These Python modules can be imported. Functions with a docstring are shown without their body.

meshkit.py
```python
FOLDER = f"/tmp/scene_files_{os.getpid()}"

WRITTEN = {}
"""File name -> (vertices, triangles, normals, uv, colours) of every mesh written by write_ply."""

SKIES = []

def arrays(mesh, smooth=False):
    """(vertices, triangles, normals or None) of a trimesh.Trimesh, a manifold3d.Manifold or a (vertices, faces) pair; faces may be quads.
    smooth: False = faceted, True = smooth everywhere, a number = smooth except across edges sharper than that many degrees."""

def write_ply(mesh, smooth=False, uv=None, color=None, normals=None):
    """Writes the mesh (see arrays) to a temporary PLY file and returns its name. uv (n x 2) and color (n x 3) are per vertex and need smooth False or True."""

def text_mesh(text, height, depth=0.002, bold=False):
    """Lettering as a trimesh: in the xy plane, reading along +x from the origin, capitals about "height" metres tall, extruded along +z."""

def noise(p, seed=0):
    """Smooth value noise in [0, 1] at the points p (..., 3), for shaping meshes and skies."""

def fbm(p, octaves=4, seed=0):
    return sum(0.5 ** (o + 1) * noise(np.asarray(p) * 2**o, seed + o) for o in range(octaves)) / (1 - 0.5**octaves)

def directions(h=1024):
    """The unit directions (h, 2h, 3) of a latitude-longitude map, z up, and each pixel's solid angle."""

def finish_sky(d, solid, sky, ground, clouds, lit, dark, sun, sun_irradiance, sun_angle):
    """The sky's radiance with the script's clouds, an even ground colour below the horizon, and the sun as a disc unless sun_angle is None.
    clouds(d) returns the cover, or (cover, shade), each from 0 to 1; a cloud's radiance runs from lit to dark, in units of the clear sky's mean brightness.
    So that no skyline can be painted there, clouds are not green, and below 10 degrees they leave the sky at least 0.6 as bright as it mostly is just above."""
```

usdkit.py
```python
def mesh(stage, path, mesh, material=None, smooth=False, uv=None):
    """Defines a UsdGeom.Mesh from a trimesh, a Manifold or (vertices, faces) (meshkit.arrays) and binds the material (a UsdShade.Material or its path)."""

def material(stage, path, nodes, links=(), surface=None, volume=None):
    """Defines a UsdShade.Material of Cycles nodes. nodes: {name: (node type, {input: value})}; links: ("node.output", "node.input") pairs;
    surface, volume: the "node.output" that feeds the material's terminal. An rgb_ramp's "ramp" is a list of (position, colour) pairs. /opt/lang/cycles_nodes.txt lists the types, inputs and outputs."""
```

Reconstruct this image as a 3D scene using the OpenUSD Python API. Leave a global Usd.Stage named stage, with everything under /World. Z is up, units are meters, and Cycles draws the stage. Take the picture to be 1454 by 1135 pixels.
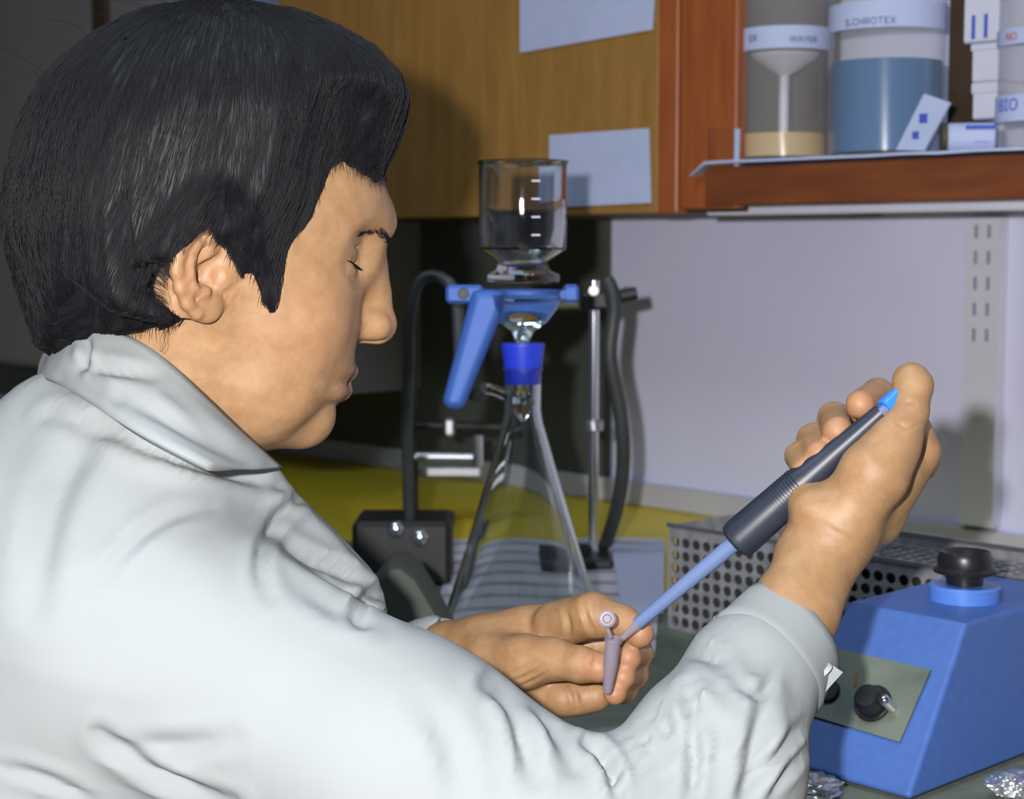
import math
import numpy as np, trimesh, usdkit, meshkit
import manifold3d as m3
from shapely.geometry import Polygon, Point, box as sbox
from scipy.spatial import cKDTree
from scipy.interpolate import splprep, splev
from pxr import Usd, UsdGeom, UsdLux, UsdShade, Gf, Sdf, Vt

stage = Usd.Stage.CreateInMemory()
UsdGeom.SetStageUpAxis(stage, 'Z'); UsdGeom.SetStageMetersPerUnit(stage, 1.0)
UsdGeom.Xform.Define(stage, '/World'); UsdGeom.Scope.Define(stage, '/World/Looks')

# ---------------------------------------------------------------- camera
F_PX, HORIZON = 2400.0, 350.0
CAM = np.array([0.0, 0.0, 1.29]); PITCH = math.atan((567.5 - HORIZON) / F_PX)
FWD = np.array([0, math.cos(PITCH), -math.sin(PITCH)]); UPV = np.array([0, math.sin(PITCH), math.cos(PITCH)]); RGT = np.array([1.0, 0, 0])
cam = UsdGeom.Camera.Define(stage, '/World/camera')
cam.AddTranslateOp().Set(Gf.Vec3d(*CAM)); cam.AddRotateXOp().Set(90 - math.degrees(PITCH))
cam.CreateHorizontalApertureAttr(36.0); cam.CreateVerticalApertureAttr(36.0 * 1135 / 1454)
cam.CreateFocalLengthAttr(36.0 * F_PX / 1454); cam.CreateClippingRangeAttr(Gf.Vec2f(0.02, 100))
cam.CreateFStopAttr(12.0); cam.CreateFocusDistanceAttr(1.0); cam.CreateExposureAttr(0.0)
# ---------------------------------------------------------------- lights
fl = UsdLux.DiskLight.Define(stage, '/World/camera_flash'); fl.CreateRadiusAttr(0.014)
fl.AddTranslateOp().Set(Gf.Vec3d(-0.085, 0.0, 1.345)); fl.AddRotateXOp().Set(86.0); fl.CreateIntensityAttr(12600.0); fl.CreateColorAttr(Gf.Vec3f(1.0, 0.97, 0.96))
UsdLux.ShapingAPI.Apply(fl.GetPrim()).CreateShapingConeAngleAttr(38.0); UsdLux.ShapingAPI(fl).CreateShapingConeSoftnessAttr(0.5)
cl = UsdLux.RectLight.Define(stage, '/World/ceiling_light_glow'); cl.CreateWidthAttr(1.2); cl.CreateHeightAttr(0.3)
cl.AddTranslateOp().Set(Gf.Vec3d(-0.4, 0.9, 2.6)); cl.CreateIntensityAttr(14.0); cl.CreateColorAttr(Gf.Vec3f(0.68, 0.86, 1.0))  # bluish fill of the added ceiling lamp, lifts the shadows

# ---------------------------------------------------------------- helpers
def ray(px, py):
    return RGT * (px - 727) / F_PX + UPV * (567.5 - py) / F_PX + FWD
def P(px, py, d):                                     # the point seen at that place of the photograph, d metres into the room
    return CAM + ray(px, py) * d
def on_plane(px, py, p0, n):
    r = ray(px, py); return CAM + r * (np.dot(np.asarray(p0) - CAM, n) / np.dot(r, n))
def on_z(px, py, z): return on_plane(px, py, [0, 0, z], np.array([0, 0, 1.0]))
BZ = 0.90                                             # bench height
W0, W1 = on_z(890, 715, BZ), on_z(1454, 800, BZ)
E = (W1 - W0) / np.linalg.norm(W1 - W0); N = np.array([E[1], -E[0], 0.0]); UZ = np.array([0, 0, 1.0])   # along the wall, out of the wall
WALL_ANG = math.degrees(math.atan2(E[1], E[0]))
def W(s, o, z): return W0 * [1, 1, 0] + E * s + N * o + UZ * z       # along the wall, out from it, height
def wall_px(px, py, o):                               # (s, z) where the ray meets the plane o metres out of the wall
    p = on_plane(px, py, W0 + N * o, N); return float(np.dot(p - W0, E)), float(p[2])
def wl(p):                                            # world -> (s, o, z)
    d = np.asarray(p) - W0; return np.array([d @ E, d @ N, p[2]])
used = {}
def numbered(parent, name):
    k = (parent, name); n = used.get(k, -1) + 1; used[k] = n
    return name if n == 0 else f'{name}_{n:03d}'
def keys(prim, label=None, cat=None, group=None, kind=None):
    for k, v in (('label', label), ('category', cat), ('group', group), ('kind', kind)):
        if v: prim.SetCustomDataByKey(k, v)
    return prim
def thing(name, label, cat, loc=(0, 0, 0), rz=0.0, group=None):
    x = UsdGeom.Xform.Define(stage, '/World/' + numbered('/World', name))
    x.AddTranslateOp().Set(Gf.Vec3d(*map(float, loc)))
    if rz: x.AddRotateZOp().Set(float(rz))
    return keys(x.GetPrim(), label, cat, group)
def obj(name, mesh, mat, parent=None, smooth=35, **kw):
    pp = str(parent.GetPath()) if parent is not None else '/World'
    if isinstance(mesh, list): mesh = trimesh.util.concatenate(mesh)
    m = usdkit.mesh(stage, pp + '/' + numbered(pp, name), mesh, mat, smooth=smooth)
    return keys(m.GetPrim(), **kw)
def struct(name, mesh, mat, parent=None, **kw):
    return obj(name, mesh, mat, parent, kind='structure', **kw) if parent is None else obj(name, mesh, mat, parent, **kw)
def dup(root, loc, rz, label, group=None):
    was = root.GetCustomData()
    r = thing(root.GetName().rstrip('0123456789').rstrip('_'), label, was['category'], loc, rz, group or was.get('group'))
    r.GetReferences().AddInternalReference(root.GetPath()); r.SetInstanceable(True)
    keys(r, label, was['category'], group or was.get('group'))
    return r
# shapes
def bx(x0, x1, y0, y1, z0, z1, r=0.0):
    if r <= 0:
        m = trimesh.creation.box((x1 - x0, y1 - y0, z1 - z0)); m.apply_translation(((x0 + x1) / 2, (y0 + y1) / 2, (z0 + z1) / 2)); return m
    pts = []
    for x in (x0, x1):
        for y in (y0, y1):
            for z in (z0, z1):
                for a in range(3):
                    q = np.array([x, y, z], float) + np.array([r if x == x0 else -r, r if y == y0 else -r, r if z == z0 else -r]) * (1 - np.eye(3)[a])
                    pts.append(q)
    return trimesh.Trimesh(*hull(pts), process=False)
def hull(pts):
    m = m3.Manifold.hull_points(np.asarray(pts, np.float64)).to_mesh()
    return np.array(m.vert_properties[:, :3]), np.array(m.tri_verts)
def hullm(pts): return trimesh.Trimesh(*hull(pts), process=False)
def wbox(s0, s1, o0, o1, z0, z1, r=0.0):               # a box aligned with the wall, in world coordinates
    m = bx(s0, s1, o0, o1, z0, z1, r); v = np.asarray(m.vertices)
    return trimesh.Trimesh(np.array([W(*q) for q in v]), np.asarray(m.faces)[:, ::-1], process=False)
def lathe(prof, n=48, at=(0, 0, 0)):
    m = trimesh.creation.revolve(np.asarray(prof, float), sections=n); m.apply_translation(at); return m
def cyl(a, b, r, n=20, r2=None):
    a, b = np.asarray(a, float), np.asarray(b, float); d = b - a; h = np.linalg.norm(d); r2 = r if r2 is None else r2; c = min(r, r2, h) * 0.12
    m = lathe([[0, 0], [r - c, 0], [r, c], [r2, h - c], [r2 - c, h], [0, h]], n)
    m.apply_transform(trimesh.geometry.align_vectors([0, 0, 1], d / h)); m.apply_translation(a); return m
def ball(c, r, n=2, s=(1, 1, 1)):
    m = trimesh.creation.icosphere(n, 1.0); m.apply_scale(np.asarray(s) * r); m.apply_translation(c); return m
def spline(pts, n=40, closed=False):
    p = np.asarray(pts, float); tck, _ = splprep(p.T, s=0, k=min(3, len(p) - 1), per=closed)
    return np.array(splev(np.linspace(0, 1, n), tck)).T
def tube(pts, r, n=40, sides=12, sp=True):
    p = spline(pts, n) if sp else np.asarray(pts, float); r = np.broadcast_to(np.asarray(r, float), (len(p),)) if np.ndim(r) == 0 or len(r) == len(p) else np.interp(np.linspace(0, 1, len(p)), np.linspace(0, 1, len(r)), r)
    t = np.gradient(p, axis=0); t /= np.linalg.norm(t, axis=1, keepdims=True)
    a = np.cross(t[0], [0.3, 0.2, 0.9]); a /= np.linalg.norm(a); fr = []
    for i in range(len(p)):
        a = a - t[i] * (a @ t[i]); a /= np.linalg.norm(a); fr.append((a.copy(), np.cross(t[i], a)))
    an = np.arange(sides) * 2 * np.pi / sides; v = []; f = []
    for i in range(len(p)): v += [p[i] + r[i] * (math.cos(q) * fr[i][0] + math.sin(q) * fr[i][1]) for q in an]
    for i in range(len(p) - 1):
        for j in range(sides):
            k = (j + 1) % sides; f += [[i * sides + j, i * sides + k, (i + 1) * sides + k], [i * sides + j, (i + 1) * sides + k, (i + 1) * sides + j]]
    v += [p[0], p[-1]]; c0, c1 = len(v) - 2, len(v) - 1; L = (len(p) - 1) * sides
    for j in range(sides):
        k = (j + 1) % sides; f += [[c0, k, j], [c1, L + j, L + k]]
    return trimesh.Trimesh(np.array(v), np.array(f), process=False)
def extrude(poly, h, M=None):
    m = trimesh.creation.extrude_polygon(poly, h, engine='earcut')
    if M is not None: m.apply_transform(M)
    return m
def frame(o, x, y):                                    # 4x4 whose axes are x, y and their cross product
    x = np.asarray(x, float) / np.linalg.norm(x); y = np.asarray(y, float); y = y - x * (x @ y); y /= np.linalg.norm(y)
    M = np.eye(4); M[:3, 0], M[:3, 1], M[:3, 2], M[:3, 3] = x, y, np.cross(x, y), o; return M
def text_on(text, height, o, x, y, depth=0.0004):
    m = meshkit.text_mesh(text, height, depth); m.apply_transform(frame(o, x, y)); return m

# ---------------------------------------------------------------- materials
def mat(name, col, rough=0.5, col2=None, scale=30, bump=0.0, bscale=None, metallic=0.0, stretch=None, spec=None, sss=0.0, sssr=(1, .3, .15), detail=4, ramp=(0.35, 0.65), coat=0.0, trans=0.0, **extra):
    n = {'p': ('principled_bsdf', dict(base_color=col, roughness=rough, metallic=metallic))}; l = []
    pr = n['p'][1]
    if spec is not None: pr['specular_ior_level'] = spec
    if coat: pr['coat_weight'] = coat
    if trans: pr['transmission_weight'] = trans
    if sss: pr.update(subsurface_weight=sss, subsurface_scale=0.004, subsurface_radius=sssr)
    pr.update(extra)
    n['tc'] = ('texture_coordinate', {}); n['mp'] = ('mapping', dict(scale=stretch or (1, 1, 1))); l.append(('tc.object', 'mp.vector'))
    if col2 is not None:
        n['n'] = ('noise_texture', dict(scale=float(scale), detail=float(detail))); n['r'] = ('rgb_ramp', dict(ramp=[(ramp[0], col), (ramp[1], col2)]))
        l += [('mp.vector', 'n.vector'), ('n.fac', 'r.fac'), ('r.color', 'p.base_color')]
    if bump:
        n['nb'] = ('noise_texture', dict(scale=float(bscale or scale), detail=3.0)); n['b'] = ('bump', dict(strength=bump, distance=0.002))
        l += [('mp.vector', 'nb.vector'), ('nb.fac', 'b.height'), ('b.normal', 'p.normal')]
    if col2 is None and not bump: n.pop('tc'); n.pop('mp'); l = []
    return usdkit.material(stage, '/World/Looks/' + name, n, l, surface='p.BSDF')
def glassy(name, tint=(0.95, 0.97, 0.97), rough=0.03, body=None, amount=0.0, gloss=(1, 1, 1), ior=1.5):
    n = {'t': ('transparent_bsdf', dict(color=tint)), 'g': ('glossy_bsdf', dict(color=gloss, roughness=rough)), 'f': ('fresnel', dict(IOR=ior)), 'm': ('mix_closure', {}), 'ge': ('geometry', {}), 'k': ('math', dict(math_type='subtract', value1=1.0)), 'kk': ('math', dict(math_type='multiply'))}
    l = [('ge.backfacing', 'k.value2'), ('k.value', 'kk.value1'), ('f.fac', 'kk.value2'), ('kk.value', 'm.fac'), ('t.BSDF', 'm.closure1'), ('g.BSDF', 'm.closure2')]; out = 'm.closure'
    if body is not None:
        n['d'] = ('diffuse_bsdf', dict(color=body)); n['m2'] = ('mix_closure', dict(fac=amount)); l += [('m.closure', 'm2.closure1'), ('d.BSDF', 'm2.closure2')]; out = 'm2.closure'
    return usdkit.material(stage, '/World/Looks/' + name, n, l, surface=out)
M = dict(
    wall=mat('wall_paint', (.71, .72, .97), .6, (.74, .75, .99), 6, .05, 200),
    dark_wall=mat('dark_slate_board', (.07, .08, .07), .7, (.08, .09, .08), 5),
    grey_wall=mat('grey_paint', (.22, .22, .225), .6, (.245, .24, .24), 4, .03, 150),
    ceiling=mat('ceiling_paint', (.45, .45, .43), .8, (.48, .48, .46), 3),
    floor=mat('vinyl_floor', (.2, .19, .17), .5, (.24, .23, .2), 60),
    upstand=mat('upstand_laminate', (.50, .50, .56), .45, (.54, .54, .60), 20),
    yellow=mat('yellow_laminate', (.74, .57, .025), .5, (.80, .62, .04), 15),
    mat_grey=mat('bench_liner', (.12, .14, .11), .8, (.16, .18, .14), 40, .1, 300),
    wood=mat('door_veneer', (.36, .19, .045), .5, (.27, .135, .03), 9, .05, 60, stretch=(6, 6, .7), ramp=(.3, .75)),
    wood_red=mat('red_hardwood', (.36, .10, .025), .4, (.27, .07, .018), 10, .05, 60, stretch=(6, 6, .7)),
    wood_lip=mat('lip_hardwood', (.20, .058, .018), .4, (.15, .042, .014), 10, .05, 60, stretch=(1.2, 1.2, 7)),
    wood_dark=mat('dark_wood', (.06, .035, .018), .6, (.045, .026, .012), 10, stretch=(6, 6, .8)),
    paper=mat('white_paper', (.47, .53, .74), .7, (.44, .50, .70), 25),
    paper_print=None,
    white_plastic=mat('white_plastic', (.62, .62, .70), .35),
    bracket=mat('white_enamel', (.66, .68, .80), .25, (.7, .72, .84), 20),
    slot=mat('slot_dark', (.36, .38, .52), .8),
    chrome=mat('chrome', (.75, .76, .8), .15, metallic=1.0),
    steel=mat('brushed_steel', (.42, .43, .45), .35, (.36, .37, .39), 40, metallic=.9),
    rackm=mat('galvanised_wire', (.34, .34, .36), .4, (.24, .24, .26), 90, metallic=.3),
    black=mat('black_rubber', (.012, .012, .014), .35),
    black_m=mat('black_enamel', (.010, .011, .011), .5),
    blue_metal=mat('blue_anodised', (.045, .125, .44), .55, (.045, .12, .41), 20, metallic=.15),
    blue_stop=mat('blue_rubber', (.02, .05, .62), .4),
    blue_paint=mat('blue_hammered_paint', (.052, .122, .38), .5, (.058, .135, .41), 120, .04, 300),
    blue_ring=mat('blue_plastic', (.085, .21, .62), .35),
    panel=mat('etched_panel', (.17, .20, .16), .5, (.11, .13, .11), 25, .06, 500, metallic=.25),
    rubber_tube=mat('grey_rubber', (.03, .034, .034), .5, (.04, .044, .044), 30),
    olive=mat('olive_plastic', (.045, .055, .042), .6, (.06, .07, .055), 12),
    foil=mat('foil', (.7, .72, .74), .25, metallic=.9, bump=.4, bscale=60),
    foam=mat('dark_foam', (.03, .03, .03), .9),  # near-black colour stands for the shade inside the rack
    glass=usdkit.material(stage, '/World/Looks/clear_glass', {'g': ('glass_bsdf', dict(color=(.97, .98, .98), roughness=.01, IOR=1.45))}, [], surface='g.BSDF'),
    glass_thick=usdkit.material(stage, '/World/Looks/thick_glass', {'g': ('glass_bsdf', dict(color=(.96, .98, .98), roughness=.01, IOR=1.47))}, [], surface='g.BSDF'),
    jar=glassy('jar_plastic', (.985, .985, .98), .12, (.85, .83, .80), .06, ior=1.3),
    blue_liquid=mat('blue_solution', (.014, .125, .30), .2, (.018, .135, .32), 5, trans=.0),
    yellow_liquid=mat('straw_solution', (.60, .42, .16), .2, (.56, .40, .2), 8),
    handle=mat('dark_grip', (.017, .023, .038), .42, (.022, .028, .045), 60),
    shaft=mat('grey_blue_shaft', (.13, .19, .36), .35, (.14, .2, .38), 30),
    button=mat('bright_blue_button', (.04, .22, .75), .35),
    tip=glassy('clear_tip', (.80, .78, .84), .1, (.42, .38, .46), .34),
    ink=mat('dark_blue_ink', (.04, .08, .18), .8), ink_blue=mat('blue_print', (.05, .09, .5), .7), ink_red=mat('red_print', (.5, .06, .08), .7),
    cap_brown=mat('brown_cap', (.055, .042, .012), .6, (.07, .052, .016), 40),
    orange=mat('orange_mark', (.25, .1, .03), .6), lamp=None)
def printed():
    n = {'tc': ('texture_coordinate', {}), 'sx': ('separate_xyz', {}), 'm': ('math', dict(math_type='multiply', value2=95.0)), 's': ('math', dict(math_type='sine')),
         'nz': ('noise_texture', dict(scale=26.0, detail=3.0)), 'a': ('math', dict(math_type='multiply')), 'r': ('rgb_ramp', dict(ramp=[(0.05, (.62, .62, .70)), (0.5, (.33, .33, .38))])), 'p': ('principled_bsdf', dict(roughness=.7))}
    l = [('tc.object', 'sx.vector'), ('sx.y', 'm.value1'), ('m.value', 's.value1'), ('tc.object', 'nz.vector'), ('s.value', 'a.value1'), ('nz.fac', 'a.value2'), ('a.value', 'r.fac'), ('r.color', 'p.base_color')]
    return usdkit.material(stage, '/World/Looks/printed_page', n, l, surface='p.BSDF')
M['paper_print'] = printed()
M['lamp'] = usdkit.material(stage, '/World/Looks/lamp_tube', {'e': ('emission', dict(color=(.86, .95, 1.0), strength=3.0))}, [], surface='e.emission')  # glow of the added ceiling lamp

# ---------------------------------------------------------------- the room
S0, S1, O1 = -2.6, 3.4, 4.2
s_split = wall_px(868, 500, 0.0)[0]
struct('wall_back', wbox(S0, S1, -0.12, 0, 0, 2.7), M['wall'])
struct('wall_left', wbox(S0 - .12, S0, -0.12, O1 + .12, 0, 2.7), M['grey_wall'])
struct('wall_right', wbox(S1, S1 + .12, -0.12, O1 + .12, 0, 2.7), M['wall'])
struct('wall_front', wbox(S0, S1, O1, O1 + .12, 0, 2.7), M['wall'])
struct('floor', wbox(S0 - .12, S1 + .12, -.12, O1 + .12, -.1, 0), M['floor'])
struct('ceiling', wbox(S0 - .12, S1 + .12, -.12, O1 + .12, 2.7, 2.8), M['ceiling'])
zt = wall_px(890, 683, .012)[1]
struct('baseboard_back', wbox(S0 + .01, S1 - .01, 0.0005, .012, BZ + .0005, zt, .003), M['upstand'])
struct('trim_1', wbox(S0 + .01, s_split, 0.0005, .008, zt + .001, 1.45), M['dark_wall'], label='thin dark grey-green sheet over the left of the wall behind the glass apparatus')  # dark grey-green sheet covering the wall as far as the split
# ceiling lamp added out of view to fill the shadows
lp = thing('ceiling_light', 'white fluorescent batten light fixed to the ceiling above the bench', 'ceiling light', (-0.4, 0.9, 2.62))
obj('housing', bx(-.62, .62, -.17, .17, .0, .08, .01), M['white_plastic'], lp)
for y in (-.07, .07): obj('lamp_tube', cyl((-.58, y, -.02), (.58, y, -.02), .015), M['lamp'], lp)

# bench
BD = 1.0
bt = thing('lab_bench', 'yellow-topped laboratory bench running along the wall', 'bench', W(0, 0, 0), WALL_ANG)
obj('bench_top', bx(-1.6, 1.9, -BD, -.002, BZ - .035, BZ, .004), M['yellow'], bt)
obj('apron', bx(-1.55, 1.85, -BD + .05, -BD + .07, BZ - .13, BZ - .036), M['wood'], bt)
for x in (-1.5, .2, 1.8):
    for y in (-BD + .1, -.08): obj('leg', bx(x - .025, x + .025, y - .025, y + .025, 0, BZ - .036, .003), M['steel'], bt)
bm = thing('bench_liner', 'grey-green absorbent bench liner spread over the front of the yellow bench', 'bench liner', W(0, 0, BZ), WALL_ANG)
obj('sheet', bx(-.9, 1.85, -BD + .005, -.52, .0006, .0022), M['mat_grey'], bm)

# ---------------------------------------------------------------- upper cabinet (front 0.3 m out of the wall)
CO = 0.30
cz = wall_px(800, 305, CO)[1]
sL, sD, sR = wall_px(397, 150, CO)[0], wall_px(965, 150, CO)[0], wall_px(1046, 100, CO)[0]
cab = thing('wall_cabinet', 'brown wooden wall cupboard with a veneered door carrying two white papers', 'cupboard', W(0, 0, 0), WALL_ANG)
obj('carcass', [bx(sL, sR, -.28, -.002, cz, cz + .02), bx(sL, sL + .018, -.28, -.002, cz + .02, 2.1), bx(sD + .002, sD + .02, -.28, -.002, cz + .02, 2.1), bx(sL + .018, sD, -.28, -.002, 2.08, 2.1), bx(sL + .018, sD, -.012, -.002, cz + .02, 2.08)], M['wood_dark'], cab)
sE = wall_px(934, 150, CO)[0]
obj('door', bx(sL + .001, sE, -CO, -.281, cz, 2.1, .001), M['wood'], cab)
obj('door_edge', bx(sE + .0005, sD - .002, -CO - .002, -.281, cz - .001, 2.1, .002), M['wood_red'], cab, label='red hardwood edge strip of the cupboard door')
obj('end_post', bx(sD + .001, sR, -CO, -.281, cz + .004, 2.1, .002), M['wood_red'], cab, label='red hardwood post beside the open shelf')
def pinned(name, quad, o, label, cat, mt, th=.0015, group=None):
    q = [np.array([*wall_px(x, y, o)]) for x, y in quad]
    pts = [W(s, oo, z) for s, z in q for oo in (o - th, o)]; c = np.mean(pts, 0)
    t = thing(name, label, cat, c, 0, group); m = hullm(np.array(pts) - c); obj('sheet', m, mt, t, smooth=False); return t
pinned('notice', [(738, -60), (933, -60), (926, 42), (738, 75)], CO + .003, 'white paper with a slanting lower edge taped high on the cupboard door', 'paper', M['paper'])
pinned('label_card', [(780, 192), (921, 182), (924, 288), (779, 295)], CO + .003, 'small white card stuck at the bottom of the cupboard door behind the glass funnel', 'card', M['paper'])

# left of the cabinet: tall grey locker with a wooden frame post and a blue notice
lk = thing('tall_locker', 'tall dark grey locker with a brown post standing behind her head', 'locker', W(0, 0, 0), WALL_ANG)
sl0, sl1 = sL - 1.15, sL - .005
zlk = wall_px(30, 520, .25)[1]
obj('body', bx(sl0, sl1, -.24, -.004, zlk, 2.2), M['grey_wall'], lk)
sp = wall_px(147, 20, .25)[0]
obj('door', bx(sl0, sp - .03, -.255, -.241, zlk + .01, 2.19, .002), M['grey_wall'], lk)
obj('door', bx(sp + .03, sl1, -.255, -.241, zlk + .01, 2.19, .002), M['grey_wall'], lk)
obj('post', bx(sp - .027, sp + .027, -.26, -.241, zlk + .01, 2.19, .002), M['wood_dark'], lk, label='brown wooden post between the grey doors')
pinned('blue_notice', [(236, -60), (392, -60), (392, 18), (236, 9)], .259, 'pale blue sheet on the grey locker just above her hair', 'paper', mat('blue_sheet', (.17, .26, .42), .7))

# ---------------------------------------------------------------- open shelf on the right
SO = CO + .012
zs1, zs0 = wall_px(1200, 232, SO)[1], wall_px(1200, 288, SO)[1]
ss0 = wall_px(1000, 265, SO)[0]
sh = thing('shelf', 'open shelf with a dark red wooden front lip holding the jars', 'shelf', W(0, 0, 0), WALL_ANG)
obj('board', bx(ss0 + .002, 1.3, -SO + .021, -.004, zs1 - .02, zs1), M['white_plastic'], sh)
obj('front_lip', bx(ss0, 1.3, -SO, -SO + .02, zs0, zs1 + .002, .002), M['wood_lip'], sh)
pl = thing('shelf_liner', 'white paper liner lying along the shelf under the jars with a curled end', 'paper', W(0, 0, zs1 + .0022), WALL_ANG)
lv = []
for i in range(60):
    x = ss0 - .02 + (1.35) * i / 59; dz = .005 + .003 * meshkit.noise(np.array([x * 23, .3, .5]), 3); ed = .002 + .004 * float(meshkit.noise(np.array([x * 31, 1.3, .5]), 5))
    if i == 0: dz = -.009
    lv += [[x, -SO - ed, dz], [x, -SO + .25, .0008], [x, -SO - ed, dz - .003 if i else dz - .001], [x, -SO + .25, 0]]
lf = []
for i in range(59):
    a, b = 4 * i, 4 * i + 4; lf += [[a, b, b + 1], [a, b + 1, a + 1], [a + 2, b + 3, b + 2], [a + 2, a + 3, b + 3], [a, b + 2, b], [a, a + 2, b + 2], [a + 1, b + 1, b + 3], [a + 1, b + 3, a + 3]]
obj('sheet', trimesh.Trimesh(np.array(lv), np.array(lf), process=False), M['paper'], pl)
# pale strip under the front of the shelf
zb = wall_px(1390, 296, .02)[1]
un = thing('shelf_rail', 'white batten fixed under the front of the wooden shelf', 'rail', W(0, 0, zs0 - .0105), WALL_ANG)
sa = wall_px(1006, 303, .27)[0]
obj('rail', bx(sa, 1.3, -.275, -.245, 0, .0095, .002), M['bracket'], un)
# slotted upright on the wall
su0, su1 = wall_px(1368, 520, .018)[0], wall_px(1416, 520, .018)[0]
zu1, zu0 = zb - .012, BZ + .03 + .012
up = thing('slotted_upright', 'white slotted shelving upright screwed to the pale wall', 'shelf upright', W((su0 + su1) / 2, 0, zu0), WALL_ANG)
hw = (su1 - su0) / 2
pol = sbox(-hw, 0, hw, zu1 - zu0)
zr = [wall_px(1394, y, .018)[1] - zu0 for y in (329, 363, 398, 436, 476)]
pitch = np.mean(-np.diff(zr)); rows = [zr[0] - pitch * k for k in range(40) if zr[0] - pitch * k > zr[-1] - .02]
for z in rows:
    for sx in (-.009, .009): pol = pol.difference(Point(0, 0).buffer(1, 12).__class__([(sx - .0026, z - .008), (sx + .0026, z - .008), (sx + .0026, z + .008), (sx - .0026, z + .008)]))
face = extrude(pol, .002, frame((0, -.018, 0), (1, 0, 0), (0, 0, 1)))
obj('channel', [face, bx(-hw, -hw + .002, -.018, -.001, 0, zu1 - zu0), bx(hw - .002, hw, -.018, -.001, 0, zu1 - zu0)], M['bracket'], up, smooth=False)
obj('slot_backing', bx(-hw + .004, hw - .004, -.012, -.010, 0, zu1 - zu0), M['slot'], up, label='shadowed back of the slots')  # shade inside the slots is put into the strip's colour

# ---------------------------------------------------------------- jars and small things on the shelf
ZS = zs1 + .0075
def shelf_at(px, py, out):                            # where a thing standing on the shelf liner has its foot
    s, _ = wall_px(px, py, out); return s
def jar(name, label, px0, px1, out, h, parts):
    c0, c1 = wall_px(px0, 215, out)[0], wall_px(px1, 215, out)[0]
    # apparent width -> radius (the wall is seen obliquely)
    a, b = W(c0, out, ZS), W(c1, out, ZS); mid = (a + b) / 2; dist = (mid - CAM) @ FWD; r = (px1 - px0) / 2 / F_PX * dist
    t = thing(name, label, 'jar', (*mid[:2], ZS), WALL_ANG); w = min(.003, r * .08)
    obj('glass', lathe([[0, 0], [r - .003, 0], [r, .004], [r, h - .02], [r * .9, h - .01], [r * .9, h], [r * .9 - w, h], [r * .9 - w, h - .012], [r - w, h - .022], [r - w, .006], [0, .006]], 64), M['jar'], t)
    return t, r, dist
def arc_label(t, r, z0, z1, a0, a1, mt, name='paper_label'):
    v, f = [], []; n = 40
    for i in range(n + 1):
        a = math.radians(a0 + (a1 - a0) * i / n); c, s = math.cos(a), math.sin(a)
        for rr, z in ((r + .0004, z0), (r + .0004, z1), (r + .0009, z0), (r + .0009, z1)): v.append([rr * c, rr * s, z])
    for i in range(n):
        a, b = 4 * i, 4 * i + 4; f += [[a + 2, b + 2, b + 3], [a + 2, b + 3, a + 3], [a, b + 1, b], [a, a + 1, b + 1], [a + 1, a + 3, b + 3], [a + 1, b + 3, b + 1], [a, b + 2, a + 2], [a, b, b + 2]]
    return obj(name, trimesh.Trimesh(np.array(v), np.array(f), process=False), mt, t)
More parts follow.
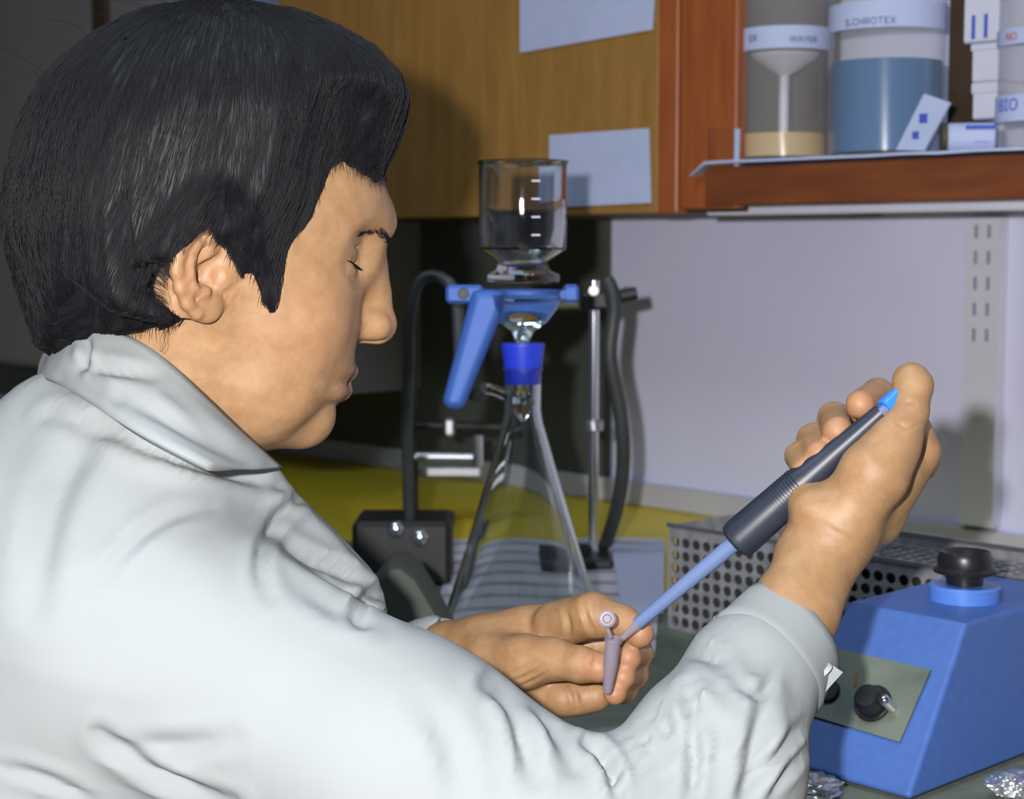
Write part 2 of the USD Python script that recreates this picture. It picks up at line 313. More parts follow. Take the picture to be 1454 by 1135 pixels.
def arc_text(t, txt, r, z, a_mid, h, mt, name='lettering'):
    m = meshkit.text_mesh(txt, h, .0004); m = m.subdivide_to_size(.003); v = np.array(m.vertices); x = v[:, 0] - v[:, 0].max() / 2
    a = math.radians(a_mid) + x / r; rr = r + .0011 + v[:, 2]
    m.vertices = np.stack([rr * np.cos(a), rr * np.sin(a), z + v[:, 1]], 1); return obj(name, m, mt, t, smooth=False)
def face_ang(p):                                       # local angle (deg) of the side of a wall-aligned thing that faces the camera
    d = CAM - p; return math.degrees(math.atan2(d[1], d[0])) - WALL_ANG
jo = SO - .075
j1, r1, d1 = jar('glass_jar', 'clear jar with a white label and straw-coloured liquid at the left of the shelf', 1050, 1177, jo, .24, None)
zpx = lambda y, d: CAM[2] + (ray(727, y) * d)[2]
c1 = np.array(j1.GetAttribute('xformOp:translate').Get()); fa = face_ang(c1)
obj('liquid', lathe([[0, .007], [r1 - .0035, .007], [r1 - .0035, .034], [0, .034]], 48), M['yellow_liquid'], j1, label='straw-coloured liquid')
arc_label(j1, r1, zpx(77, d1) - ZS, zpx(46, d1) - ZS, fa - 95, fa + 75, M['paper'])
arc_text(j1, 'EK', r1, zpx(66, d1) - ZS, fa - 42, .008, M['ink']); arc_text(j1, 'WAYER', r1, zpx(69, d1) - ZS, fa + 24, .007, M['ink'])
zc = zpx(95, d1) - ZS
obj('inner_funnel', lathe([[.004, .03], [.006, .03], [.006, zc - .012], [r1 * .72, zc + .008], [r1 * .78, zc + .014], [r1 * .7, zc + .012], [.004, zc - .008], [.004, .03]], 40), M['white_plastic'], j1, label='white funnel inside the jar')
j2, r2, d2 = jar('glass_jar', 'large clear jar half full of blue liquid on the shelf', 1178, 1340, jo, .25, None)
c2 = np.array(j2.GetAttribute('xformOp:translate').Get()); fb = face_ang(c2)
obj('liquid', lathe([[0, .007], [r2 - .0035, .007], [r2 - .0035, zpx(91, d2) - ZS], [0, zpx(91, d2) - ZS]], 64), M['blue_liquid'], j2, label='deep blue liquid')
arc_label(j2, r2, zpx(50, d2) - ZS, zpx(13, d2) - ZS, fb - 84, fb + 88, M['paper'])
arc_text(j2, 'S.CHROTEX', r2, zpx(46, d2) - ZS, fb - 18, .0075, M['ink'])
# third jar, cut by the frame's right edge
j3, r3, d3 = jar('glass_jar', 'clear jar with red lettering on its label at the right end of the shelf', 1417, 1560, SO - .095, .25, None)
c3 = np.array(j3.GetAttribute('xformOp:translate').Get()); fc = face_ang(c3)
arc_label(j3, r3, zpx(68, d3) - ZS, zpx(46, d3) - ZS, fc - 88, fc + 60, M['paper']); arc_label(j3, r3, zpx(175, d3) - ZS, zpx(138, d3) - ZS, fc - 88, fc + 60, M['paper'])
arc_text(j3, 'NO', r3, zpx(63, d3) - ZS, fc - 46, .008, M['ink_red']); arc_text(j3, 'BIO', r3, zpx(160, d3) - ZS, fc - 50, .012, M['ink_blue'])
# stacked white reels / cartons
def stack_piece(px0, px1, py0, py1, out, label):
    s0, s1 = wall_px(px0, 100, out)[0], wall_px(px1, 100, out)[0]; z0, z1 = wall_px(px0, py1, out)[1], wall_px(px0, py0, out)[1]
    t = thing('white_carton', label, 'carton', W((s0 + s1) / 2, out, z0), WALL_ANG, None); w = (s1 - s0) / 2
    obj('box_body', bx(-w, w, 0, .06, 0, z1 - z0, .002), M['white_plastic'], t); return t, w, z1 - z0
zz = [(118, 168), (63, 117), (-40, 62)]
tc, w_, h_ = stack_piece(1381, 1417, 118, 170, SO - .10, 'lowest white carton of the narrow stack between the jars')
obj('lid', bx(-w_ - .001, w_ + .001, -.001, .061, h_ - .012, h_ - .0001, .001), M['white_plastic'], tc)
tc, w_, h_ = stack_piece(1379, 1417, 63, 117.5, SO - .10, 'middle white carton of the narrow stack between the jars')
obj('lid', bx(-w_ - .001, w_ + .001, -.001, .061, h_ - .008, h_ - .0001, .001), M['white_plastic'], tc)
tc, w_, h_ = stack_piece(1366, 1416, -40, 62.5, SO - .10, 'topmost pale carton of the narrow stack between the jars')
obj('print', [bx(-w_ * .5, -w_ * .3, -.0006, 0, .004, .03), bx(w_ * .2, w_ * .4, -.0006, 0, .004, .03)], M['ink_blue'], tc)
# dark upright board behind, between the jars
sb0, sb1 = wall_px(1338, 90, .16)[0], wall_px(1392, 90, .16)[0]
tb = thing('shelf_divider', 'dark wooden upright board between the blue jar and the white cartons', 'board', W((sb0 + sb1) / 2, .14, ZS), WALL_ANG)
obj('board', bx(-(sb1 - sb0) / 2, (sb1 - sb0) / 2, -.008, .008, 0, .3, .001), M['wood_dark'], tb)
# card at the left end of the shelf
pinned('file_card', [(1005, 183), (1050, 183), (1048, 236), (1006, 240)], SO - .012, 'white card standing on the left end of the shelf beside the clear jar', 'card', M['paper'], .002)
# tilted blister packet
q = [(1312, 133), (1349, 146), (1312, 214), (1272, 213)]
pk = pinned('packet', q, SO - .006, 'tilted white packet with blue print leaning on the blue jar', 'packet', M['paper'], .003)
cq = np.array(pk.GetAttribute('xformOp:translate').Get())
for (x, y, a) in ((1311, 168, .005), (1300, 192, .004)):
    s, z = wall_px(x, y, SO - .0055); obj('print', bx(-a, a, -.0003, .0003, -a, a).apply_transform(frame(W(s, SO - .0055, z) - cq, E, -N)), M['ink_blue'], pk)
# lying tube with brown cap
vz = ZS
s_c, _ = wall_px(1338, 188, SO - .02); s_e, _ = wall_px(1412, 188, SO - .02)
ZR = (wall_px(1338, 166, SO - .02)[1] - wall_px(1338, 209, SO - .02)[1]) / 2
vt = thing('tablet_tube', 'white tube lying on its side on the shelf with its brown round end showing', 'tube', W(s_c, SO - .018, vz + ZR), WALL_ANG)
dx = np.array([.80, .60, 0.0]); L = .055
obj('tube_body', cyl(dx * .006, dx * L, ZR * .98, 32), M['paper'], vt); obj('cap', cyl((0, 0, 0), dx * .0058, ZR, 32), M['cap_brown'], vt)
nx = np.cross(dx, UZ)
for k in range(3): obj('print', bx(-.016 + .004 * k, .014 - .003 * k, -.002, .002, -.0002, .0006).apply_transform(frame(dx * .04 + nx * ZR * .86 + UZ * (.010 - .007 * k), dx, UZ - nx * .3)), M['ink_blue'], vt)
# ---------------------------------------------------------------- glass filtration apparatus on the bench
fb_ = on_z(742, 903, BZ + .0072)
dF = (fb_ - CAM) @ FWD; sc = dF / F_PX
zf = lambda y: float((on_plane(742, y, fb_, np.array([0, -1.0, 0])))[2] - fb_[2])
X, Y, Z = fb_
R = 112 * sc
fk = thing('filter_flask', 'large clear conical glass flask with a side arm standing on the bench', 'flask', fb_)
zs, zn = zf(598), zf(522)
prof_o = [[0, 0], [R - .008, 0], [R, .008], [R, .02]] + [[R + (28 * sc - R) * t ** .94, .02 + (zs - .02) * t] for t in np.linspace(.08, 1, 16)] + [[26 * sc, zs + .012], [26 * sc, zn - .004], [31 * sc, zn]]
wth = .0032
prof_i = [[max(r - wth, 0), z + (.004 if k < 2 else 0)] for k, (r, z) in enumerate(prof_o)][::-1]; prof_i[-1] = [0, .004]
obj('flask_body', lathe(prof_o + prof_i, 72), M['glass_thick'], fk)
obj('side_arm', tube([(-24 * sc, 0, zf(562)), (-36 * sc, 0, zf(556)), (-52 * sc, .0, zf(552))], .0055, 16), M['glass'], fk)
obj('drip_tube', lathe([[0, zf(600)], [.003, zf(598)], [.008, zf(585)], [.012, zf(570)], [.006, zf(556)], [.006, zf(530)], [0, zf(530)]], 28), M['glass'], fk, label='clear drip tip inside the flask neck')
st = thing('stopper', 'bright blue rubber stopper in the neck of the glass flask', 'stopper', fb_ + UZ * zf(528))
hs = zf(487) - zf(528)
obj('stopper_body', lathe([[0, -.012], [22 * sc, -.012], [26 * sc, 0], [31 * sc, hs - .002], [30 * sc, hs], [0, hs]], 40), M['blue_stop'], st)
fn = thing('filter_funnel', 'clear cylindrical glass filter funnel clamped above the flask', 'funnel', fb_)
fr = 61 * sc; t_ = .0034
f0, f1 = zf(372), zf(230)
obj('cylinder', lathe([[fr * .55, f0], [fr * .98, f0 + .012], [fr, f0 + .03], [fr, f1 - .003], [fr * 1.06, f1], [fr * 1.02, f1 + .001], [fr - t_, f1 - .003], [fr - t_, f0 + .032], [fr * .95 - t_, f0 + .014], [fr * .5, f0 + .003], [fr * .55, f0]], 64), M['glass'], fn)
obj('flange', lathe([[0, zf(403)], [fr * .80, zf(403)], [fr * .84, zf(399)], [fr * .84, zf(390)], [fr * .62, zf(384)], [fr * .55, zf(372)], [0, zf(372)]], 48), M['glass_thick'], fn, label='ground glass flange')
obj('support_base', lathe([[0, zf(440)], [.006, zf(488)], [.011, zf(470)], [fr * .55, zf(458)], [fr * .82, zf(436)], [fr * .84, zf(425)], [fr * .84, zf(418)], [0, zf(418)]], 48), M['glass_thick'], fn, label='glass support base below the clamp')
obj('graduation_mark', [bx(.008, .016, -fr - .0006, -fr, zf(z_), zf(z_) + .001) for z_ in (260, 285, 310, 335)], M['white_plastic'], fn)
cp = thing('funnel_clamp', 'blue spring clamp with a long lever gripping the glass funnel', 'clamp', fb_ + UZ * zf(418))
zz0, zz1 = zf(432) - zf(418), zf(404) - zf(418)
an_ = np.linspace(math.radians(-12), math.radians(192), 40); ring = tube([(fr * .95 * math.cos(a), fr * .95 * math.sin(a), (zz0 + zz1) / 2) for a in an_], .0042, 40, 10, False)
obj('jaw_ring', ring, M['blue_metal'], cp)
obj('hinge_block', bx(-1.75 * fr, -.9 * fr, -.012, .012, zz0 * .9, zz1 * .95, .003), M['blue_metal'], cp)
obj('hinge_pin', cyl((-1.35 * fr, -.0135, .001), (-1.35 * fr, .0135, .001), .0055), M['black_m'], cp)
A = np.array([-50 * sc, -.012, zf(425) - zf(418)]); B = np.array([-97 * sc, -.02, zf(565) - zf(418)])
obj('lever', hullm(np.vstack([ball(A + [-.006, 0, 0], .010).vertices, ball(A + [.010, 0, 0], .010).vertices, ball(B, .0095).vertices, ball(B + [.004, 0, 0], .0095).vertices])), M['blue_metal'], cp)
obj('thumb_end', bx(.92 * fr, 1.28 * fr, -.009, .009, zz0 * .8, zz1 * 1.0, .003), M['blue_metal'], cp)
# chrome rod stand to the right, behind the flask
rb = on_z(842, 800, BZ + .0072); dR = (rb - CAM) @ FWD
zr_ = lambda y: float(on_plane(842, y, rb, np.array([0, -1.0, 0]))[2] - rb[2])
rs = thing('retort_stand', 'chrome rod stand with a black boss behind the right of the flask', 'retort stand', rb)
obj('base_plate', bx(-.06, .022, -.04, .07, 0, .012, .003), M['black_m'], rs)
obj('rod', cyl((0, 0, .012), (0, 0, zr_(398)), .0062), M['chrome'], rs)
obj('boss', [bx(-.018, .018, -.014, .014, zr_(440), zr_(412), .004), cyl((.012, -.016, zr_(425)), (.05, -.016, zr_(416)), .008)], M['black_m'], rs)
obj('boss_screw', cyl((-.002, -.014, zr_(412)), (-.002, -.030, zr_(412)), .0065), M['chrome'], rs)
obj('clamp_arm', cyl((-.012, 0, zr_(430)), (-.07, -.05, zr_(430)), .006), M['steel'], rs)
obj('collar', cyl((0, 0, zr_(612)), (0, 0, zr_(596)), .012), M['steel'], rs)
# rubber tubing
def rubber(pts, r, label, n=60):
    p = np.array([P(*q) for q in pts]); c = p[0]; t = thing('rubber_tubing', label, 'tubing', c); obj('hose', tube(p - c, r, n, 14), M['rubber_tube'], t); return t
rubber([(862, 398, 1.98), (872, 440, 1.97), (866, 500, 1.97), (876, 560, 1.98), (885, 640, 2.0), (876, 720, 2.05), (860, 772, 2.10)], .0085, 'thick grey rubber tubing hanging down along the chrome rod in front of the pale wall')
rubber([(690, 551, 1.68), (672, 560, 1.72), (655, 520, 1.76), (650, 440, 1.80), (630, 396, 1.82), (605, 392, 1.82), (586, 425, 1.82), (580, 500, 1.84), (578, 600, 1.88), (580, 700, 1.93), (582, 748, 1.95)], .0065, 'grey rubber tubing looping high from the flask side arm down to the black box')
# black support frame left of the flask
fb2 = on_z(583, 745, BZ + .0006)
z2 = lambda y: float(on_plane(583, y, fb2, np.array([0, -1.0, 0]))[2] - fb2[2]); s2 = (fb2 - CAM) @ FWD / F_PX
fr2 = thing('clamp_frame', 'dark metal rod frame with cross bars standing left of the flask', 'frame', fb2)
obj('base_plate', bx(-.07, .06, -.05, .05, 0, .012, .003), M['black_m'], fr2)
obj('rod', cyl((0, 0, .012), (0, 0, z2(470)), .011), M['black_m'], fr2)
obj('cross_bar', cyl((-.012, 0, z2(603)), (150 * s2, -.02, z2(606)), .0065), M['black_m'], fr2)
obj('cross_bar', cyl((-.012, .0, z2(648)), (98 * s2, -.0, z2(650)), .0085), M['steel'], fr2)
obj('lower_plate', bx(.012, 100 * s2, -.012, .0, z2(676), z2(662), .002), M['steel'], fr2)
obj('boss', bx(48 * s2, 64 * s2, -.018, .012, z2(618), z2(592), .004), M['steel'], fr2)
obj('chrome_stud', cyl((96 * s2, -.012, z2(662)), (96 * s2, -.012, z2(616)), .0075), M['chrome'], fr2)
# black control box with chrome knobs
bb = on_z(600, 835, BZ + .0006); s3 = (bb - CAM) @ FWD / F_PX
pb = thing('pump_box', 'black box with two chrome knobs on the bench left of the flask', 'pump', bb, 0)
z3 = lambda y: float(on_plane(600, y, bb, np.array([0, -1.0, 0]))[2] - bb[2])
obj('housing', bx(-100 * s3, 40 * s3, .0, .10, 0, z3(742), .006), M['black_m'], pb)
for x, y in ((597, 762), (563, 750)):
    xx = (x - 600) * s3
    obj('knob', [cyl((xx, 0, z3(y)), (xx, -.012, z3(y)), .009), ball((xx, -.014, z3(y)), .009, s=(1, .5, 1))], M['chrome'], pb)
obj('valve_stem', cyl((-20 * s3, -.001, z3(800)), (-20 * s3, -.012, z3(800)), .006), M['black_m'], pb)
# olive round-shouldered bottle lying between her and the flask
ob = P(578, 905, 1.53); ob[2] = BZ + .0022; so = (ob - CAM) @ FWD / F_PX
zo = lambda y: float(on_plane(560, y, ob, np.array([0, -1.0, 0]))[2] - ob[2])
ov = thing('olive_cover', 'dark olive round-topped plastic cover on the bench in front of her chest', 'cover', ob)
h = zo(790)
pf = Polygon([(-.045, 0), (.055, 0), (.05, h * .25), (.03, h * .62), (.012, h * .9), (-.002, h), (-.014, h * .99), (-.03, h * .8), (-.042, h * .4)]).buffer(.004).buffer(-.004)
cv = extrude(pf.buffer(-.004), .07, frame((0, .035, 0), (1, 0, 0), (0, 0, 1))); vv = np.vstack([cv.vertices + np.array([0, dy, 0]) for dy in (-.006, .006)] + [extrude(pf, .058, frame((0, .029, 0), (1, 0, 0), (0, 0, 1))).vertices])
obj('shell', hullm(vv), M['olive'], ov)
# printed journal lying open
jq = [on_z(x, y, BZ + .003) for x, y in ((644, 768), (942, 766), (930, 935), (605, 930))]; jc = np.mean(jq, 0)
jn = thing('open_journal', 'open printed journal lying flat on the bench under the flask stand', 'journal', jc)
def page(q0, q1, q2, q3, lift):
    n = 14; v = []; f = []
    for k, dz in ((0, 0), (1, -.0012)):
        for i in range(n):
            for j in range(2):
                t = i / (n - 1); a = q0 + (q1 - q0) * t; b = q3 + (q2 - q3) * t; v.append((a if j == 0 else b) + UZ * (lift * math.sin(math.pi * min(1, t * 1.15)) + dz + .0014))
    o = 2 * n
    for i in range(n - 1):
        a = 2 * i; f += [[a, a + 1, a + 3], [a, a + 3, a + 2], [o + a, o + a + 3, o + a + 1], [o + a, o + a + 2, o + a + 3], [a, a + 2, o + a + 2], [a, o + a + 2, o + a], [a + 1, o + a + 3, a + 3], [a + 1, o + a + 1, o + a + 3]]
    f += [[0, o, o + 1], [0, o + 1, 1], [2 * n - 2, 2 * n - 1, o + 2 * n - 1], [2 * n - 2, o + 2 * n - 1, o + 2 * n - 2]]
    return trimesh.Trimesh(np.array(v) - jc, np.array(f), process=False)
mt_, mb_ = jq[0] * .45 + jq[1] * .55, jq[3] * .45 + jq[2] * .55
obj('page', page(jq[0], mt_, mb_, jq[3], .0022), M['paper_print'], jn); obj('page', page(mt_, jq[1], jq[2], mb_, .0022), M['paper_print'], jn)
# white folded sheet beside
wq = [on_z(x, y, BZ + .012) for x, y in ((868, 776), (944, 772), (942, 870), (885, 885))]; wc = np.mean(wq, 0) * [1, 1, 0] + UZ * (BZ + .0095)
ws = thing('white_sheet', 'blank white sheet lying on the right page of the open journal', 'paper', wc)
obj('sheet', hullm(np.array([p + UZ * d for p in wq for d in (0, .001)]) * [1, 1, 1] - wc), M['paper'], ws, smooth=False)

# ---------------------------------------------------------------- perforated rack
ra = on_z(950, 892, BZ + .0026); so_ = wl(ra)
zt_ = wall_px(950, 745, so_[1])[1] - BZ - .0026
LR, DR = .40, .13
rk = thing('tube_rack', 'long perforated metal test tube rack on the bench behind the hands', 'test tube rack', ra, WALL_ANG)
def perforated(L, H, p=.0135, r=.0052):
    g = sbox(0, 0, L, H); hs = []
    for i in range(int((L - .006) / p)):
        for j in range(int((H - .004) / p)): hs.append(Point(.009 + i * p, .009 + j * p).buffer(r, 4))
    from shapely import union_all
    return g.difference(union_all(hs))
obj('front_panel', extrude(perforated(LR, zt_), .0012, frame((0, 0, 0), (1, 0, 0), (0, 0, 1))), M['rackm'], rk, smooth=False)
obj('back_panel', extrude(perforated(LR, zt_), .0012, frame((0, DR, 0), (1, 0, 0), (0, 0, 1))), M['rackm'], rk, smooth=False)
obj('top_panel', extrude(perforated(LR, DR), .0012, frame((0, 0, zt_ - .012), (1, 0, 0), (0, 1, 0))), M['rackm'], rk, smooth=False)
for x in (0, LR - .0012): obj('end_panel', extrude(perforated(DR, zt_), .0012, frame((x + .0012, .0, 0), (0, 1, 0), (0, 0, 1))), M['rackm'], rk, smooth=False)
obj('foam_insert', bx(.004, LR - .004, .006, DR - .004, .001, zt_ - .014), M['foam'], rk, label='dark foam filling of the rack')  # added block, its dark colour gives the holes their shade
obj('rim', [bx(-.002, LR + .002, -.003, .001, zt_ - .002, zt_ + .002), bx(-.002, LR + .002, DR - .002, DR + .002, zt_ - .002, zt_ + .002)], M['steel'], rk)
def rack_tube(i, j, label):
    b = ra + E * (.009 + i * .0135) - N * (.009 + j * .0135)
    t = thing('test_tube', label, 'test tube', b + UZ * .006); 
    obj('tube_glass', lathe([[0, 0], [.0035, .0015], [.0042, .006], [.0042, zt_ + .006], [.0035, zt_ + .006], [.0035, .006], [0, .002]], 16), M['glass'], t)
    obj('cap', lathe([[0, zt_ + .0065], [.0065, zt_ + .0065], [.007, zt_ + .010], [.006, zt_ + .018], [0, zt_ + .019]], 18), M['white_plastic'], t)
rack_tube(11, 1, 'capped small test tube in the rack nearest the pipette handle'); rack_tube(14, 6, 'capped small test tube in the far row of the rack behind the wrist')
rack_tube(16, 3, 'capped small test tube in the middle of the rack beside the wrist')

# ---------------------------------------------------------------- vortex mixer
vc = on_z(1288, 1142, BZ + .0026)
vm = thing('vortex_mixer', 'blue metal vortex mixer with a sloping front on the bench', 'vortex mixer', vc, WALL_ANG)
H = .112; wB, dB = .128, .27
base = [(-wB, 0, .004), (0, 0, .004), (0, dB, .004), (-wB, dB, .004)]; top = [(-wB + .012, .088, H), (-.012, .088, H), (-.012, dB - .008, H), (-wB + .012, dB - .008, H)]
def rounded(pts, r): return hullm(np.vstack([ball(np.array(p) * 1.0 + (np.mean(pts, 0) - p) / np.linalg.norm(np.mean(pts, 0) - p) * r * 1.7, r, 2).vertices for p in pts]))
obj('body', rounded(np.array(base + top, float), .0035), M['blue_paint'], vm)
for x in (-wB + .015, -.015):
    for y in (.02, dB - .02): obj('foot', cyl((x, y, 0), (x, y, .0055), .007), M['black'], vm)
pa, pb_, pc = (np.array(base[0]), np.array(base[1]), np.array(top[1])); sn = np.cross(pb_ - pa, pc - pa); sn /= np.linalg.norm(sn)
Rz = np.array([E, -N, UZ]).T                            # local -> world
def on_slope(px, py): return Rz.T @ (on_plane(px, py, vc + Rz @ pb_, Rz @ sn) - vc)
pq = [on_slope(x, y) for x, y in ((1172, 919), (1323, 953), (1279, 1056), (1150, 1017))]
obj('front_plate', hullm(np.array([p + sn * d for p in pq for d in (0.0005, .0022)])), M['panel'], vm, smooth=False, label='dull metal control plate on the sloping front')
kc = on_slope(1243, 1003)
obj('speed_knob', [cyl(kc + sn * .0022, kc + sn * .006, .0145, 28), cyl(kc + sn * .006, kc + sn * .017, .0115, 28, .0095)], M['black'], vm)
kd = on_slope(1268, 1008)
obj('knob_pointer', [cyl(kd + sn * .0022, kd + sn * .014, .0042, 16), ball(kd + sn * .014, .0044)], M['chrome'], vm, label='chrome switch beside the speed knob')
kk = on_slope(1180, 985); obj('rocker_switch', cyl(kk + sn * .0022, kk + sn * .006, .009), M['black'], vm)
ko = on_slope(1217, 968); ax_u = np.array([1.0, 0, 0]); ax_v = np.cross(sn, ax_u)
obj('scale_mark', bx(-.0014, .0014, -.006, .006, 0, .0004).apply_transform(frame(ko + sn * .0022, ax_u * .94 + ax_v * .34, ax_v)), M['orange'], vm)
cc = Rz.T @ (on_z(1369, 852, vc[2] + H) - vc); 
obj('cup_collar', lathe([[0, 0], [.027, 0], [.0275, .002], [.0275, .012], [.026, .0135], [0, .0135]], 40, (cc[0], cc[1], H - .001)), M['blue_ring'], vm)
obj('rubber_cup', lathe([[0, .013], [.014, .013], [.0145, .020], [.024, .022], [.0245, .0245], [.021, .027], [.0215, .034], [.019, .0385], [.015, .037], [.006, .028], [0, .027]], 40, (cc[0], cc[1], H)), M['black'], vm)
# crumpled foil at the lower right and under the cuff
def foil(px, py, r, label, seed):
    c = on_z(px, py, BZ + .003); m = trimesh.creation.icosphere(4, 1.0); v = np.array(m.vertices); d = meshkit.fbm(v * 2.2 + 7, 4, seed); m.vertices = v * (r * (.55 + .8 * d))[:, None] * [1.2, 1, .45]
    m.vertices[:, 2] -= m.vertices[:, 2].min(); t = thing('crumpled_foil', label, 'foil', c); obj('crumple', m, M['foil'], t, smooth=False)
foil(1450, 1134, .02, 'small crumpled piece of silver foil beside the blue mixer', 2)
foil(1146, 1136, .02, 'small crumpled piece of silver foil on the bench below the cuff', 5)
# ================================================================ the person
def cap(a, b, ra, rb=None):
    a, b = np.asarray(a, float), np.asarray(b, float); rb = ra if rb is None else rb; ab = b - a; L = max(ab @ ab, 1e-12)
    def f(p):
        t = np.clip((p - a) @ ab / L, 0, 1); return np.linalg.norm(p - a - t[:, None] * ab, axis=1) - (ra + (rb - ra) * t)
    return f
def ell(c, r, R=None):
    c, r = np.asarray(c, float), np.asarray(r, float)
    def f(p):
        q = p - c; q = q @ R if R is not None else q
        k0 = np.linalg.norm(q / r, axis=1); k1 = np.linalg.norm(q / r ** 2, axis=1); return k0 * (k0 - 1) / np.maximum(k1, 1e-9)
    return f
def smin(a, b, k): h = np.maximum(k - np.abs(a - b), 0) / k; return np.minimum(a, b) - h * h * k / 4
def smax(a, b, k): return -smin(-a, -b, k)
def chain(pts, rads, k=.004):
    fs = [cap(pts[i], pts[i + 1], rads[i], rads[i + 1]) for i in range(len(pts) - 1)]
    def f(p):
        d = fs[0](p)
        for g in fs[1:]: d = smin(d, g(p), k)
        return d
    return f
class Blob:                                            # a list of smooth unions and cuts
    def __init__(self): self.ops = []
    def add(self, f, k=.01): self.ops.append((1, f, k)); return self
    def cut(self, f, k=.01): self.ops.append((-1, f, k)); return self
    def __call__(self, p):
        d = None
        for s, f, k in self.ops: d = f(p) if d is None else (smin(d, f(p), k) if s > 0 else smax(d, -f(p), k))
        return d
TETS = [(0, 1, 3, 7), (0, 1, 5, 7), (0, 2, 3, 7), (0, 2, 6, 7), (0, 4, 5, 7), (0, 4, 6, 7)]
def iso(f, lo, hi, h, smooth=6, margin=.02, B=8):
    lo = np.asarray(lo, float); n = np.ceil((np.asarray(hi) - lo) / (h * B)).astype(int)
    g = np.stack(np.meshgrid(*[np.arange(k) for k in n], indexing='ij'), -1).reshape(-1, 3)
    d = f(lo + (g * B + B / 2) * h); g = g[np.abs(d) < B * h * 1.0 + margin]
    o = np.stack(np.meshgrid(*[np.arange(B)] * 3, indexing='ij'), -1).reshape(-1, 3)
    cells = (g[:, None] * B + o[None]).reshape(-1, 3); S = n * B + 2
    key = lambda c: (c[..., 0] * S[1] + c[..., 1]) * S[2] + c[..., 2]
    co = np.array([[i & 1, (i >> 1) & 1, (i >> 2) & 1] for i in range(8)])
    ck = key(cells[:, None] + co[None]); uk, inv = np.unique(ck, return_inverse=True); inv = inv.reshape(ck.shape)
    iv = np.stack([uk // (S[1] * S[2]), (uk // S[2]) % S[1], uk % S[2]], 1); pos = lo + iv * h
    val = np.concatenate([f(pos[i:i + 200000]) for i in range(0, len(pos), 200000)]); val = np.where(np.abs(val) < 1e-7, 1e-7, val)
    s = val[inv] < 0; act = s.any(1) & ~s.all(1); inv = inv[act]; NV = len(uk); tris = []
    for T in TETS:
        t = inv[:, T]; ins = val[t] < 0
        for code in range(1, 15):
            m = [(code >> k) & 1 for k in range(4)]; sel = t[(ins == np.array(m, bool)).all(1)]
            if not len(sel): continue
            a = [k for k in range(4) if m[k]]; b = [k for k in range(4) if not m[k]]
            e = lambda i, j: np.stack([sel[:, i], sel[:, j]], 1)
            if len(a) == 1: q = [(e(a[0], b[0]), e(a[0], b[1]), e(a[0], b[2]))]
            elif len(b) == 1: q = [(e(a[0], b[0]), e(a[1], b[0]), e(a[2], b[0]))]
            else:
                A, Bq, C, D = e(a[0], b[0]), e(a[0], b[1]), e(a[1], b[1]), e(a[1], b[0]); q = [(A, Bq, C), (A, C, D)]
            ref = pos[sel[:, b]].mean(1) - pos[sel[:, a]].mean(1)
            for x in q: tris.append((np.stack(x, 1), ref))
    ed = np.concatenate([x for x, _ in tris]); ref = np.concatenate([r for _, r in tris])
    e2 = np.sort(ed.reshape(-1, 2), 1); ek, ei = np.unique(e2[:, 0] * NV + e2[:, 1], return_inverse=True); fa, fb = ek // NV, ek % NV
    t = np.clip(val[fa] / (val[fa] - val[fb]), .04, .96); v = pos[fa] + (pos[fb] - pos[fa]) * t[:, None]; fc = ei.reshape(-1, 3)
    nrm = np.cross(v[fc[:, 1]] - v[fc[:, 0]], v[fc[:, 2]] - v[fc[:, 0]]); fl_ = (nrm * ref).sum(1) < 0; fc[fl_] = fc[fl_][:, ::-1]
    return taubin(v, fc, smooth), fc
from scipy.sparse import coo_matrix
def adj(nv, f):
    i = f[:, [0, 1, 2]].ravel(); j = f[:, [1, 2, 0]].ravel(); A = coo_matrix((np.ones(2 * len(i)), (np.r_[i, j], np.r_[j, i])), shape=(nv, nv)).tocsr(); A.data[:] = 1
    return A, np.asarray(A.sum(1)).ravel()
def taubin(v, f, it, lam=.5, mu=-.52):
    if not it: return v
    A, dg = adj(len(v), f); dg = np.maximum(dg, 1)[:, None]
    for _ in range(it):
        for l in (lam, mu): v = v + l * (A @ v / dg - v)
    return v
def normals(v, f):
    n = np.zeros_like(v); c = np.cross(v[f[:, 1]] - v[f[:, 0]], v[f[:, 2]] - v[f[:, 0]])
    for k in range(3): np.add.at(n, f[:, k], c)
    return n / np.maximum(np.linalg.norm(n, axis=1, keepdims=True), 1e-12)
def project(p):
    q = p - CAM; d = q @ FWD; return np.stack([727 + F_PX * (q @ RGT) / d, 567.5 - F_PX * (q @ UPV) / d], 1), d
def seg_dist(q, line):
    p = spline(line, 60) if len(line) > 2 else np.linspace(line[0], line[1], 60); d, i = cKDTree(p).query(q); return d, i / 59.0, p[i]
def crease(v, f, lines):
    """presses folds into a cloth or skin mesh: (course of the fold as seen from the camera, width px, depth m); the ridge beside it rises a little"""
    n = normals(v, f); q, d = project(v); face = np.clip(((CAM - v) * n).sum(1) / np.linalg.norm(CAM - v, axis=1) * 3, 0, 1); out = v.copy()
    for line, w, a in lines:
        dist, t, _ = seg_dist(q, np.asarray(line, float)); fade = np.sin(np.pi * np.clip(t, .06, .94)) ** .6
        out += n * (face * fade * a * (-np.exp(-(dist / w) ** 2) + .55 * np.exp(-((dist - 2.0 * w) / (1.1 * w)) ** 2)))[:, None]
    return out
H3 = lambda q: P(*q)
def pts(*a): return [P(*q) for q in a]

